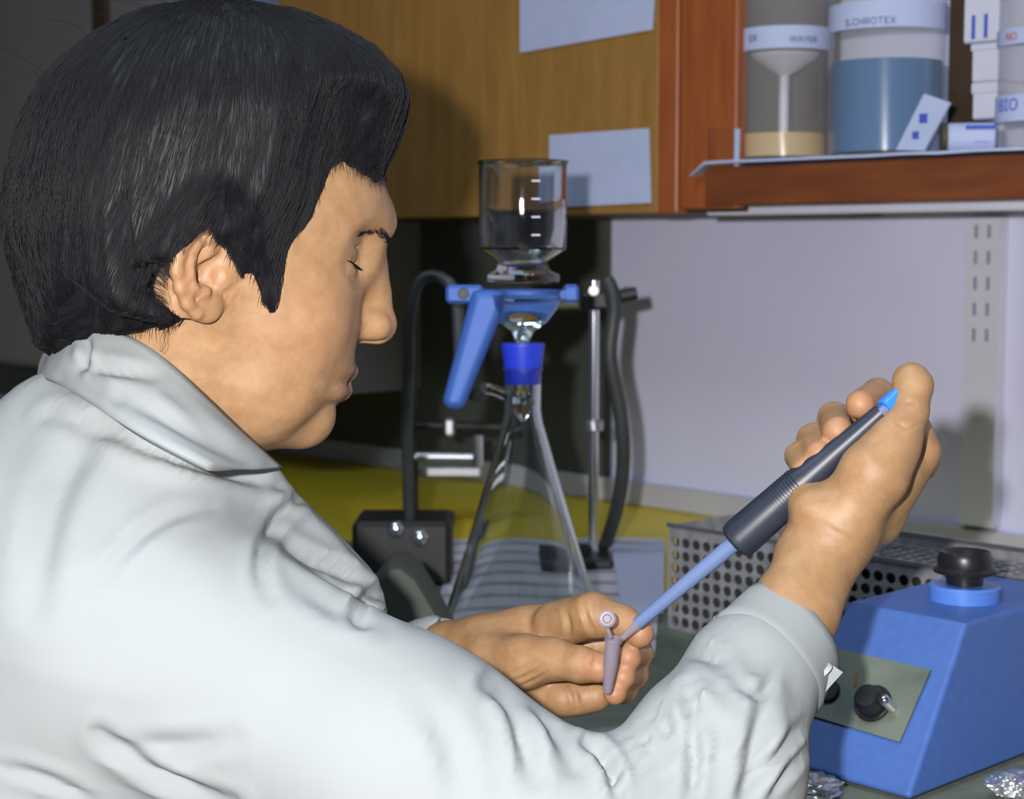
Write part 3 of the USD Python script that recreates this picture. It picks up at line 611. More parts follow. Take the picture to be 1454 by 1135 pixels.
# ---- head frame: x towards the face, z up, near side y < 0; turned 20 degrees away and bowed 15 degrees
PSI, ALP = math.radians(20), math.radians(14)
RH = np.array([[math.cos(PSI), -math.sin(PSI), 0], [math.sin(PSI), math.cos(PSI), 0], [0, 0, 1]]) @ np.array([[math.cos(ALP), 0, math.sin(ALP)], [0, 1, 0], [-math.sin(ALP), 0, math.cos(ALP)]])
HC = P(318, 400, .985) - RH @ np.array([0, -.073, 0])
toH = lambda p: (p - HC) @ RH
toW = lambda p: HC + np.asarray(p) @ RH.T
def sag(px, py, y=0.0):                                # a pixel on the sagittal plane (or y beside it) -> head frame
    return toH(on_plane(px, py, toW([0, y, 0]), RH[:, 1]))
prof = np.array([sag(x, y)[[0, 2]] for x, y in [(500, 140), (545, 230), (551, 262), (554, 290), (551, 318), (540, 345), (536, 358), (520, 395), (512, 430), (508, 470), (505, 490), (504, 510), (505, 527), (494, 543), (497, 557), (490, 567), (475, 574), (473, 590), (472, 600), (466, 615), (452, 628)]])
xf_z, xf_x = prof[::-1, 1], prof[::-1, 0] - .0025
if np.any(np.diff(xf_z) <= 0): o_ = np.argsort(xf_z); xf_z, xf_x = xf_z[o_], xf_x[o_]
NT, NAS = sag(562, 466), sag(541, 350)
def face_block(p):
    x, y, z = p.T; xf = np.interp(z, xf_z, xf_x); b = np.interp(z, [-.11, -.095, -.08, -.06, -.04, -.02, 0, .03, .06, .09, .12], [.030, .036, .045, .054, .060, .065, .068, .066, .067, .065, .05])
    xc = np.interp(z, [-.1, -.05, 0, .1], [.018, .012, .008, 0]); a = np.where(x > xc, xf - xc, .055 + 0 * x); e = 2.25
    q = (np.abs((x - xc) / np.maximum(a, .02)) ** e + np.abs(y / b) ** e) ** (1 / e); d = (q - 1) * np.minimum(a, b) * .9
    d = smax(d, z - .10, .03); jz = sag(391, 634)[2]
    return smax(d, -(z - (jz + .0165)) * .97 + (x - .03) * .06, .022)
EYE = np.array([NAS[0] - .0375, .0355, NAS[2] - .0105])
head = Blob().add(ell((-.012, 0, .045), (.096, .076, .090))).add(face_block, .03)
for s in (-1, 1):
    head.add(ell((.050, s * .043, -.014), (.030, .023, .028)), .022)       # cheek
    head.add(ell((.046, s * .036, -.056), (.026, .020, .028)), .02)        # jowl
    head.add(cap((NAS[0] - .007, s * .010, NAS[2] + .013), (.062, s * .044, NAS[2] + .010), .0065, .004), .016)
    head.cut(ell((NAS[0] - .012, s * .043, NAS[2] - .010), (.019, .013, .012)), .016)
    head.add(cap((.085, s * .021, -.008), (.080, s * .030, -.030), .004, .003), .018)
    ey = EYE * [1, s, 1]
    head.add(lambda p, c=ey: smax(np.linalg.norm(p - c, axis=1) - .0134, -(p[:, 2] - c[2] + .0035 + (p[:, 0] - c[0]) * .25), .002), .008)
    head.add(lambda p, c=ey: smax(np.linalg.norm(p - c, axis=1) - .0130, (p[:, 2] - c[2] + .0062 + (p[:, 0] - c[0]) * .25), .002), .006)
for s in (-1, 1):
    ring_ = lambda r, dz, a0, a1: [EYE * [1, s, 1] + np.array([r * math.cos(a), s * r * math.sin(a), dz - .25 * r * math.cos(a)]) for a in np.linspace(a0, a1, 7)]
    head.cut(chain(ring_(.0132, -.0040, -.3, 1.45), [.0008] * 7, .001), .0022)
    head.cut(chain(ring_(.0118, .0058, -.2, 1.35), [.0006] * 7, .001), .003)
    head.add(chain(ring_(.0140, -.0085, .0, 1.3), [.0012] * 7, .002), .004)
for s in (-1, 1): head.add(ell((NAS[0] - .018, s * .014, NAS[2] - .012), (.013, .010, .015)), .012)
nr = [sag(538, 362), sag(543, 390), sag(550, 420), NT]
head.add(chain([nr[0] - [.0095, 0, 0], nr[1] - [.0085, 0, 0], nr[2] - [.010, 0, 0], NT - [.0115, 0, -.001]], [.0075, .0088, .010, .0108], .008), .014)
head.add(cap(NT - [.012, 0, .003], sag(514, 478) - [.004, 0, -.004], .009, .007), .008)
for s in (-1, 1):
    head.add(ell(NT + np.array([-.019, s * .0125, -.002]), (.0105, .0065, .0085)), .008)
    head.cut(ell(NT + np.array([-.014, s * .007, -.0115]), (.006, .0028, .003)), .004)
ul, ll = sag(503, 528), sag(494, 557)
ml = (ul + ll) / 2 + [-.001, 0, .001]
for s in (-1, 1):
    head.add(cap(ul - [.0045, 0, .001], ml + [-.020, s * .024, -.001], .0048, .0026), .006)
    head.add(cap(ll - [.0055, 0, -.001], ml + [-.020, s * .024, -.003], .0058, .0026), .006)
    head.cut(cap(ml + [.003, 0, -.001], ml + [-.018, s * .027, -.002], .0016, .0014), .004)
    head.cut(cap((.0865, s * .024, -.004), (.070, s * .036, -.045), .0020, .0016), .012)
    head.cut(cap((.0735, s * .036, -.046), (.060, s * .031, -.080), .0020, .0016), .010)
head.add(ell(sag(452, 603) - [.008, 0, 0], (.016, .020, .0155)), .014)
head.add(ell((.040, 0, sag(400, 606)[2]), (.040, .036, .018)), .02)
NB = P(215, 645, 1.075)
nb = toH(NB)
head.add(cap((-.022, 0, -.015), nb, .049, .056), .03)
# ear (traced on a plane that flares outwards at its back)
en = RH @ np.array([.42, -.90, .06]); en /= np.linalg.norm(en); e0 = toW([.0, -.0735, 0])
def ear(px, py, lift=0.0): return toH(on_plane(px, py, e0, en) + en * lift)
helix = [ear(*q) for q in [(296, 352, .001), (297, 334, .003), (286, 321, .004), (270, 324, .005), (254, 341, .006), (244, 362, .006), (242, 384, .006), (249, 408, .005), (260, 430, .004), (274, 445, .003)]]
head.add(ell(ear(274, 386, -.002), (.0145, .0036, .0275), np.stack([np.cross([0, 0, 1.0], RH.T @ en) * -1, RH.T @ en, [0, 0, 1]], 1)), .003)
head.add(chain(helix, [.0034, .0036, .0037, .0038, .0038, .0037, .0036, .0035, .0034, .0034], .003), .003)
head.add(chain([ear(*q) for q in [(286, 340, .002), (272, 348, .004), (262, 366, .0055), (260, 388, .0055), (266, 408, .005), (279, 416, .004)]], [.0026, .003, .0032, .0032, .003, .003], .003), .004)
head.add(ell(ear(294, 436, .000), (.0105, .0045, .0095), np.stack([np.cross([0, 0, 1.0], RH.T @ en) * -1, RH.T @ en, [0, 0, 1]], 1)), .006)
head.cut(ell(ear(291, 390, .004), (.0075, .0085, .0115), np.stack([np.cross([0, 0, 1.0], RH.T @ en) * -1, RH.T @ en, [0, 0, 1]], 1)), .003)
head.add(chain([ear(304, 354, .001), ear(292, 360, .002), ear(279, 368, .003)], [.0022, .0024, .002], .003), .003)
head.add(ell(ear(315, 394, .001), (.005, .004, .0065)), .005)
head.add(ell(ear(284, 412, .003), (.005, .0035, .0035)), .004)
headW = lambda p: head(toH(p))

# ---- hands: joints as seen in the photograph, each with its distance from the camera
def finger(q, r): return chain(pts(*q), r, .003)
rh = Blob()
RWR = (1172, 778, 1.045)
rh.add(chain(pts((1080, 960, 1.0), (1128, 868, 1.022), RWR), [.031, .0262, .0238], .006))
rh.add(chain(pts((1150, 790, 1.05), (1196, 740, 1.05), (1262, 668, 1.065)), [.020, .021, .019], .01), .012)
rh.add(chain(pts(RWR, (1235, 730, 1.075), (1296, 652, 1.075)), [.019, .020, .0145], .01), .014)
rh.add(chain(pts((1160, 745, 1.07), (1185, 712, 1.10), (1250, 690, 1.105)), [.014, .014, .011], .01), .012)
rh.add(chain(pts((1152, 722, 1.035), (1146, 712, 1.045)), [.0125, .0125], .01), .010)              # heel under the little finger
rh.add(chain(pts((1200, 735, 1.035), (1242, 672, 1.030), (1268, 632, 1.035)), [.019, .0195, .0145], .01), .014)   # thenar
rh.add(finger([(1268, 634, 1.034), (1291, 584, 1.040), (1297, 548, 1.046)], [.0150, .0118, .0108]), .010)
rh.add(finger([(1297, 548, 1.046), (1293, 540, 1.048)], [.0112, .0108]), .006)
rh.add(finger([(1308, 640, 1.072), (1288, 584, 1.098), (1246, 560, 1.082), (1222, 574, 1.054)], [.0125, .0105, .0098, .0092]), .005)
rh.add(finger([(1306, 656, 1.085), (1238, 606, 1.118), (1184, 594, 1.090), (1189, 612, 1.052)], [.0125, .0108, .0100, .0095]), .004)
rh.add(finger([(1290, 676, 1.095), (1212, 640, 1.122), (1154, 624, 1.088), (1164, 645, 1.052)], [.0125, .0105, .0098, .0092]), .004)
rh.add(finger([(1268, 694, 1.103), (1192, 668, 1.118), (1135, 648, 1.080), (1143, 668, 1.052)], [.0115, .0095, .0088, .0085]), .004)
lh = Blob()
lh.add(chain(pts((540, 985, 1.27), (640, 938, 1.20), (690, 928, 1.178)), [.032, .0270, .0255], .006))
lh.add(chain(pts((690, 928, 1.178), (745, 908, 1.172), (795, 888, 1.165)), [.0245, .021, .0165], .01), .012)
lh.add(chain(pts((700, 935, 1.17), (760, 942, 1.172), (806, 940, 1.178)), [.022, .021, .0165], .01), .012)
lh.add(chain(pts((712, 950, 1.16), (775, 985, 1.155), (830, 985, 1.150)), [.016, .0155, .0145], .01), .012)      # hypothenar
lh.add(chain(pts((802, 992, 1.140), (846, 988, 1.135)), [.0115, .0105], .01), .009)
lh.add(chain(pts((700, 940, 1.15), (745, 940, 1.130), (782, 936, 1.118)), [.0185, .0165, .0130], .01), .012)       # thumb base
lh.add(finger([(782, 936, 1.118), (824, 944, 1.104), (850, 948, 1.096)], [.0130, .0118, .0100]), .008)
lh.add(finger([(790, 888, 1.150), (842, 874, 1.122), (884, 884, 1.118), (909, 900, 1.108)], [.0165, .0150, .0112, .0092]), .005)
lh.add(finger([(806, 920, 1.178), (888, 908, 1.168), (906, 928, 1.140), (892, 934, 1.112)], [.0145, .0115, .0100, .0088]), .004)
lh.add(finger([(806, 946, 1.182), (884, 942, 1.170), (900, 958, 1.140), (884, 961, 1.110)], [.0140, .0110, .0096, .0084]), .004)
lh.add(finger([(800, 974, 1.170), (862, 968, 1.160), (886, 980, 1.134), (873, 985, 1.108)], [.0125, .0098, .0086, .0076]), .004)

# ---- trunk and limbs under the clothes
NBw = NB; HIP = NB + np.array([-.17, .03, -.60])
SR, ER = P(165, 878, .995), P(925, 1292, .915)
SL, EL = P(240, 790, 1.33), P(450, 1030, 1.40)
trunk = Blob().add(cap(NBw - [0, 0, .0], NBw - [.02, 0, .10], .060, .085)).add(cap(NBw + [-.03, 0, -.16], HIP, .095, .11), .05)
trunk.add(cap(SR + [0, .02, 0], SL, .05, .05), .04).add(chain([SR, ER, P(1080, 960, 1.0)], [.048, .040, .033], .02), .03).add(chain([SL, EL, P(540, 985, 1.27)], [.048, .040, .034], .02), .03)
KR, KL = HIP + np.array([.42, -.10, .03]), HIP + np.array([.40, .12, .03])
AR, AL = np.array([KR[0] - .08, KR[1] - .02, .10]), np.array([KL[0] - .08, KL[1] + .02, .10])
trunk.add(chain([HIP + [0, -.08, -.02], KR, AR], [.085, .055, .038], .03), .04).add(chain([HIP + [0, .08, -.02], KL, AL], [.085, .055, .038], .03), .04)
def bounds(ps, r): a = np.array(ps); return a.min(0) - r, a.max(0) + r
hv, hf = iso(headW, toW([0, 0, 0]) - [.16, .15, .27], toW([0, 0, 0]) + [.16, .15, .17], .0021, 5)
rv, rf = iso(rh, *bounds(pts((1080, 960, 1.0), (1300, 520, 1.05), (1135, 700, 1.13), (1330, 650, 1.05)), .035), .0016, 5)
lv_, lf_ = iso(lh, *bounds(pts((540, 985, 1.27), (800, 850, 1.18), (920, 900, 1.1), (850, 1010, 1.12)), .04), .0016, 5)
rv = crease(rv, rf, [([(1274, 600), (1290, 608), (1304, 604)], 3, .0008), ([(1278, 566), (1292, 572), (1308, 570)], 2.5, .0005), ([(1170, 745), (1190, 757), (1222, 772)], 4, .0003)])
lv_ = crease(lv_, lf_, [([(726, 968), (748, 960), (772, 944)], 2.6, .0005), ([(734, 976), (758, 966), (778, 954)], 2.6, .0005), ([(720, 960), (740, 950), (760, 938)], 2.6, .0005), ([(802, 868), (808, 890), (806, 912)], 4, .0012), ([(828, 856), (834, 880), (846, 902)], 4, .0012), ([(810, 972), (818, 990), (820, 1006)], 4, .0012), ([(838, 920), (840, 932), (836, 942)], 3, .0006)])
tv, tf = iso(trunk, *bounds([SR, SL, ER, EL, HIP, KR, KL, AR, AL, NB, P(1080, 960, 1.0)], .13), .011, 3)
def mani(v, f): return m3.Manifold(m3.Mesh(np.asarray(v, np.float32), np.asarray(f, np.uint32)))
parts_ = [mani(*q) for q in ((hv, hf), (rv, rf), (lv_, lf_), (tv, tf))]
body_m = parts_[0] + parts_[1] + parts_[2] + parts_[3]
bmesh = body_m.to_mesh(); bv, bf = np.array(bmesh.vert_properties[:, :3], float), np.array(bmesh.tri_verts)
# ---- colour of the skin: lips, finger tips, ear and nose are pinker
hq = toH(bv); pink = np.zeros(len(bv))
lipd = np.minimum(np.minimum(*[cap(ul - [.001, 0, .0015], ml + [-.019, s * .0245, 0], .0048, .002)(hq) for s in (-1, 1)]), np.minimum(*[cap(ll - [.001, 0, -.001], ml + [-.019, s * .0245, -.001], .0058, .002)(hq) for s in (-1, 1)]))
lips = np.clip(1 - lipd / .0022, 0, 1)
tips = [(1222, 578, 1.05), (1189, 618, 1.048), (1166, 652, 1.048), (1145, 674, 1.048), (852, 948, 1.092), (912, 901, 1.104), (890, 935, 1.106), (882, 961, 1.104), (872, 985, 1.102)]
for q in tips: pink = np.maximum(pink, .5 * np.exp(-(np.linalg.norm(bv - P(*q), axis=1) / .012) ** 2))
pink = np.maximum(pink, .45 * np.exp(-(np.linalg.norm(hq - NT - [-.006, 0, 0], axis=1) / .014) ** 2))
pink = np.maximum(pink, .35 * np.exp(-(np.linalg.norm(hq - ear(274, 388, 0), axis=1) / .022) ** 2))
pink = np.maximum(pink, .16 * np.exp(-(np.linalg.norm((hq - [.06, -.06, -.012]) / [1, 1, 1], axis=1) / .03) ** 2))
skin_n = {'p': ('principled_bsdf', dict(roughness=.54, subsurface_weight=.12, subsurface_scale=.003, subsurface_radius=(1, .35, .2))), 'a': ('attribute', dict(attribute='pink')), 'al': ('attribute', dict(attribute='lips')),
          'g': ('geometry', {}), 'n': ('noise_texture', dict(scale=70.0, detail=8.0, roughness=.65)), 'r': ('rgb_ramp', dict(ramp=[(.3, (.275, .148, .066)), (.7, (.385, .228, .114))])),
          'm': ('mix', dict(color2=(.43, .18, .105))), 'm2': ('mix', dict(color2=(.24, .11, .075))), 'nb': ('noise_texture', dict(scale=900.0, detail=2.0)), 'b': ('bump', dict(strength=.10, distance=.0005))}
M['skin'] = usdkit.material(stage, '/World/Looks/skin', skin_n, [('g.position', 'n.vector'), ('n.fac', 'r.fac'), ('r.color', 'm.color1'), ('a.fac', 'm.fac'), ('m.color', 'm2.color1'), ('al.fac', 'm2.fac'), ('m2.color', 'p.base_color'), ('g.position', 'nb.vector'), ('nb.fac', 'b.height'), ('b.normal', 'p.normal')], surface='p.BSDF')
who = thing('person', 'person with short black hair in a white lab coat pipetting into a small tube', 'person', (0, 0, 0))
bo = obj('body', trimesh.Trimesh(bv, bf, process=False), M['skin'], who, smooth=True)
pa_ = UsdGeom.PrimvarsAPI(bo)
pa_.CreatePrimvar('pink', Sdf.ValueTypeNames.FloatArray, 'vertex').Set(Vt.FloatArray.FromNumpy(pink.astype(np.float32)))
pa_.CreatePrimvar('lips', Sdf.ValueTypeNames.FloatArray, 'vertex').Set(Vt.FloatArray.FromNumpy(lips.astype(np.float32)))
M['eye'] = mat('eye_white', (.55, .52, .48), .2); M['hair'] = None
for s in (-1, 1): obj('eyeball', ball(toW(EYE * [1, s, 1]), .0122, 3), M['eye'], who, smooth=True)

# ---- hair
OUT = [(590, 205), (580, 170), (560, 120), (528, 80), (480, 48), (420, 22), (350, 8), (300, 4), (240, 8), (180, 25), (120, 58), (75, 95), (42, 145), (20, 205), (8, 270), (8, 330), (20, 385), (36, 435), (48, 485), (60, 530), (110, 540), (200, 520), (300, 500), (420, 500), (500, 400), (560, 300)]
REG = [(700, 225), (572, 240), (552, 250), (520, 236), (487, 224), (470, 238), (452, 275), (434, 310), (410, 340), (400, 360), (394, 400), (388, 436), (374, 425), (362, 392), (350, 376), (342, 388), (334, 372), (318, 350), (304, 338), (292, 322), (272, 326), (250, 345), (236, 360), (222, 385), (216, 405), (222, 425), (240, 445), (262, 455), (230, 462), (200, 468), (150, 480), (90, 560), (-300, 560), (-300, -300), (700, -300)]
def poly_sd(q, poly, n=500, smooth_=True):
    p = np.asarray(poly, float); p = np.vstack([p, p[:1]]); L = np.r_[0, np.cumsum(np.linalg.norm(np.diff(p, axis=0), axis=1))]; t = np.linspace(0, L[-1], n)
    s = np.stack([np.interp(t, L, p[:, 0]), np.interp(t, L, p[:, 1])], 1); d, _ = cKDTree(s).query(q); x, y = q.T; ins = np.zeros(len(q), bool)
    for (x0, y0), (x1, y1) in zip(p[:-1], p[1:]):
        if y0 != y1: c = ((y0 > y) != (y1 > y)) & (x < (x1 - x0) * (y - y0) / (y1 - y0) + x0); ins ^= c
    return np.where(ins, d, -d)                        # positive inside
outp = spline(OUT + OUT[:1], 120, True)[:-1]
outH = np.array([sag(x, y)[[0, 2]] for x, y in outp]); regH = np.array([sag(x, y, -.07)[[0, 2]] for x, y in REG])
def hair_sdf(p, extra=0.0):
    h = toH(p); q = h[:, [0, 2]]; d = poly_sd(q, outH); R_ = .075; w = np.where(d > 0, .108 * np.sqrt(np.clip(1 - (1 - np.clip(d / R_, 0, 1)) ** 2, 0, 1)), 0)
    vol = np.where(d > 0, (np.abs(h[:, 1]) - w) * np.clip(.35 + d / R_, .35, .9), np.hypot(d, np.abs(h[:, 1])))
    reg = poly_sd(q, regH, 900)
    T = .0015 + np.clip(reg, -.05, .2) * .85
    T = np.where(reg > 0, T, .0015 + reg * 1.5)
    lump = .0035 * (meshkit.fbm(np.stack([h[:, 0] * 38 + h[:, 2] * 12, h[:, 1] * 30, h[:, 2] * 14], 1), 3, 4) - .5)
    return smax(vol + lump, head(h) - T + lump, .008) - extra
gv, gf = iso(hair_sdf, toW([0, 0, 0]) - [.17, .17, .15], toW([0, 0, 0]) + [.17, .17, .19], .003, 4, margin=.03)
comp = trimesh.graph.connected_component_labels(np.vstack([gf[:, [0, 1]], gf[:, [1, 2]]]), node_count=len(gv)); big = np.bincount(comp[gf[:, 0]]).argmax(); gf = gf[comp[gf[:, 0]] == big]
uq, ri = np.unique(gf, return_inverse=True); gv, gf = gv[uq], ri.reshape(-1, 3)
rng = np.random.default_rng(7)
WHORL = toH(on_plane(300, 30, toW([0, 0, 0]), RH[:, 1]))
def flow(h, n):
    d = h - WHORL; d = d + np.array([0.0, 0, -.10]) * np.clip(np.linalg.norm(d, axis=1, keepdims=True) / .10, 0, 1.6)
    front = np.clip((h[:, 0:1] - .045) / .03, 0, 1) * np.clip((h[:, 2:3] - .04) / .03, 0, 1)
    d = d + front * np.array([.05, 0, -.03])
    d = d - n * (d * n).sum(1, keepdims=True); return d / np.maximum(np.linalg.norm(d, axis=1, keepdims=True), 1e-9)
gn = normals(gv, gf); gh, gnh = toH(gv), gn @ RH
fd = flow(gh, gnh); sd_ = np.cross(fd, gnh)
u_ = (gh * sd_).sum(1); str_ = meshkit.fbm(np.stack([gh[:, 1] * 120 + gh[:, 0] * 40, gh[:, 0] * 110 - gh[:, 1] * 30, gh[:, 2] * 16], 1), 3, 9)
gv = gv + gn * ((str_ - .5) * .0035)[:, None]
hn = {'p': ('principled_bsdf', dict(base_color=(.0065, .0065, .0085), roughness=.55, specular_ior_level=.24))}
M['hair'] = usdkit.material(stage, '/World/Looks/black_hair', hn, [], surface='p.BSDF')
hr = obj('hair', trimesh.Trimesh(gv, gf, process=False), M['hair'], who, smooth=True, label='short thick black hair covering the top of the ear')
# strands
def strand_set(n, seed, lmin, lmax, lift, width, sel=None, jit=.0):
    r = np.random.default_rng(seed); a = np.linalg.norm(np.cross(gv[gf[:, 1]] - gv[gf[:, 0]], gv[gf[:, 2]] - gv[gf[:, 0]]), axis=1); c = gv[gf].mean(1)
    a = a * (((c - CAM) * np.cross(gv[gf[:, 1]] - gv[gf[:, 0]], gv[gf[:, 2]] - gv[gf[:, 0]])).sum(1) < .00002)
    if sel is not None: a = a * sel(c)
    i = r.choice(len(gf), n, p=a / a.sum()); p = c[i]; nn = np.cross(gv[gf[i, 1]] - gv[gf[i, 0]], gv[gf[i, 2]] - gv[gf[i, 0]]); nn /= np.linalg.norm(nn, axis=1, keepdims=True)
    tree = cKDTree(gv); gnn = normals(gv, gf); L = r.uniform(lmin, lmax, n)[:, None]; K = 8; out = [p + nn * lift * .3]; q = p.copy(); off = r.uniform(-jit, jit, (n, 3))
    for k in range(1, K):
        _, j = tree.query(q); nk = gnn[j]; d = flow(toH(q), nk @ RH) @ RH.T + off; q = q + d * L / K
        _, j = tree.query(q); hgt = ((q - gv[j]) * gnn[j]).sum(1); inside = hgt > -.02
        q = q - gnn[j] * np.clip(hgt, -.004, .02)[:, None] * .7; out.append(q + gnn[j] * (lift * (.4 + .6 * math.sin(math.pi * k / K)) * r.uniform(.3, 1, n))[:, None])
    return np.stack(out, 1)
def curves(name, S, w, mt, parent, **kw):
    pp = str(parent.GetPath()); c = UsdGeom.BasisCurves.Define(stage, pp + '/' + numbered(pp, name)); n, K = S.shape[:2]
    c.CreatePointsAttr(Vt.Vec3fArray.FromNumpy(S.reshape(-1, 3).astype(np.float32))); c.CreateCurveVertexCountsAttr(Vt.IntArray.FromNumpy(np.full(n, K, np.int32)))
    c.CreateTypeAttr('linear'); ww = np.tile(np.r_[np.ones(K - 3), .8, .55, .2], n) * w; c.CreateWidthsAttr(Vt.FloatArray.FromNumpy(ww.astype(np.float32))); c.SetWidthsInterpolation('vertex')
    UsdShade.MaterialBindingAPI.Apply(c.GetPrim()).Bind(mt); return keys(c.GetPrim(), **kw)
S_all = strand_set(26000, 3, .015, .045, .0016, .0004, None, .14)
curves('hair_strands', S_all, .00024, M['hair'], hr, kind='stuff')
# loose tips that lie on the skin past the hair's edge, and a few flyaway hairs over the crown
def wisps(n, seed):
    r = np.random.default_rng(seed); q2 = gh[:, [0, 2]]; rg = poly_sd(q2, regH, 900); ok = np.where((rg > .001) & (rg < .009) & (gh[:, 1] < -.01) & (np.abs(head(gh)) < .012) & (gh[:, 0] > -.075))[0]
    i = r.choice(ok, n); q = gh[i].copy(); L = r.uniform(.004, .012, n)[:, None]; out = [q.copy()]; off = r.normal(0, .16, (n, 3))
    for k in range(1, 8):
        d = head(q); e = 2e-4; g = np.stack([(head(q + np.eye(3)[a] * e) - d) / e for a in range(3)], 1); g /= np.maximum(np.linalg.norm(g, axis=1, keepdims=True), 1e-6)
        q = q + (flow(q, g) + off - g * (off * g).sum(1, keepdims=True)) * L / 7; q = q - g * (np.clip(d - .0012, -.01, .01) * (.5 if k < 4 else .8))[:, None]; out.append(q.copy())
    return toW(np.stack(out, 1))
curves('loose_hairs', wisps(1700, 5), .00018, M['hair'], hr, kind='stuff')
fa = []
for k in range(34):
    x0 = rng.uniform(60, 470); a_ = toH(on_plane(x0, 12 + abs(x0 - 300) ** 2 * .0016 + 14, toW([0, rng.uniform(-.05, .03), 0]), RH[:, 1])); b_ = a_ + np.array([rng.uniform(-.06, .05), rng.normal(0, .02), rng.uniform(-.03, .0)]); m_ = (a_ + b_) / 2 + np.array([0, 0, rng.uniform(.006, .018)])
    fa.append(toW(np.array([(1 - t) ** 2 * a_ + 2 * t * (1 - t) * m_ + t * t * b_ for t in np.linspace(0, 1, 8)])))
curves('loose_hairs', np.array(fa), .00020, M['hair'], hr, kind='stuff')
# eyebrow and lashes
def head_surface(h, it=6):
    h = np.atleast_2d(h).astype(float)
    for _ in range(it):
        d = head(h); e = 1e-4; g = np.stack([(head(h + np.eye(3)[k] * e) - d) / e for k in range(3)], 1); h = h - g * (d / np.maximum((g * g).sum(1), 1e-6))[:, None]
    return h, g / np.linalg.norm(g, axis=1, keepdims=True)
for s in (-1, 1):
    b0 = np.linspace(0, 1, 260) ** 1.7 * .85; b_ = np.stack([np.interp(b0, [0, .5, 1], [NAS[0] + .002, NAS[0] - .010, .062]), s * np.interp(b0, [0, .5, 1], [.010, .030, .046]), NAS[2] + np.interp(b0, [0, .5, 1], [.003, .006, .002])], 1)
    b_ += rng.normal(0, 1, b_.shape) * [.001, .001, .0011]; h0, g0 = head_surface(b_); dr = np.stack([np.full(260, -.5), np.full(260, s * .8), np.full(260, .15)], 1) + rng.normal(0, .15, (260, 3))
    dr = dr - g0 * (dr * g0).sum(1, keepdims=True); S = np.stack([toW(h0 + g0 * .0008 * math.sin(k / 5 * 3.14) + dr * .006 * k / 5) for k in range(6)], 1); curves('eyebrow', S, .00032, M['hair'], who)
    ec = EYE * [1, s, 1]; an = np.linspace(-.5, 1.5, 44); dirs = np.stack([np.cos(an), s * np.sin(an), 0 * an], 1)
    r0 = ec + dirs * .0132 + np.stack([0 * an, 0 * an, -.0038 - .25 * dirs[:, 0] * .0138], 1); S = np.stack([toW(r0 + dirs * .0055 * k / 5 + np.array([0, 0, -.0022]) * (k / 5)) for k in range(6)], 1); curves('eyelashes', S, .0007, M['hair'], who)

# ---- coat
ct = Blob()
def torso(p):
    ax = HIP - NBw; t = np.clip((p - NBw) @ ax / (ax @ ax), 0, 1); c = NBw + t[:, None] * ax; d = p - c
    a = np.interp(t, [0, .1, .25, .45, .7, 1], [.062, .098, .128, .138, .140, .165]); b = np.interp(t, [0, .06, .14, .3, .6, 1], [.075, .125, .165, .185, .18, .20])
    q = (np.abs(d[:, 0] / a) ** 2.3 + np.abs(d[:, 1] / b) ** 2.3) ** (1 / 2.3); e = np.maximum((NBw[2] - p[:, 2]) * -1 - .005, p[:, 2] * -1 + HIP[2] - .02)
    return smax((q - 1) * np.minimum(a, b), e, .05)
ct.add(torso)
ct.add(chain([NBw + [-.025, -.055, -.035], SR + [.0, .0, .0]], [.050, .078], .03), .05).add(chain([NBw + [-.02, .05, -.04], SL], [.052, .072], .03), .05)
ct.add(ell(NBw + [-.085, .0, -.044], (.075, .13, .075)), .05)
ct.add(cap(P(85, 600, 1.04), P(215, 672, 1.0), .030, .032), .03).add(cap(P(335, 745, 1.06), P(440, 872, 1.085), .042, .050), .04)
ct.add(chain([SR, SR * .45 + ER * .55, ER], [.080, .071, .066], .03), .04)
axc = RGT * .55 + UPV * .52 + FWD * .62; axc /= np.linalg.norm(axc)
CUFF1 = P(1116, 902, 1.024); CUFF0 = CUFF1 - axc * .034
ct.add(chain([ER, P(1012, 1085, .955), CUFF0 - axc * .010, CUFF0 + axc * .002], [.062, .050, .036, .034], .02), .03)
ct.add(chain([SL, EL, P(618, 948, 1.215)], [.074, .058, .036], .03), .03)
ct.cut(chain([P(1080, 960, 1.0), P(1140, 850, 1.03)], [.0315, .028], .01), .004)
ct.cut(chain([P(560, 975, 1.255), P(690, 928, 1.178)], [.031, .031], .01), .004)
ct.add(cap(HIP, HIP + [.30, -.05, .0], .15, .11), .06)
cv_, cf_ = iso(ct, *bounds([SR, SL, ER, EL, HIP, NBw, CUFF0, HIP + [.3, 0, 0]], .20), .0055, 6, margin=.03)
big_n = meshkit.fbm(cv_ * 9, 3, 21) - .5; cv_ = cv_ + normals(cv_, cf_) * (big_n * .010)[:, None]
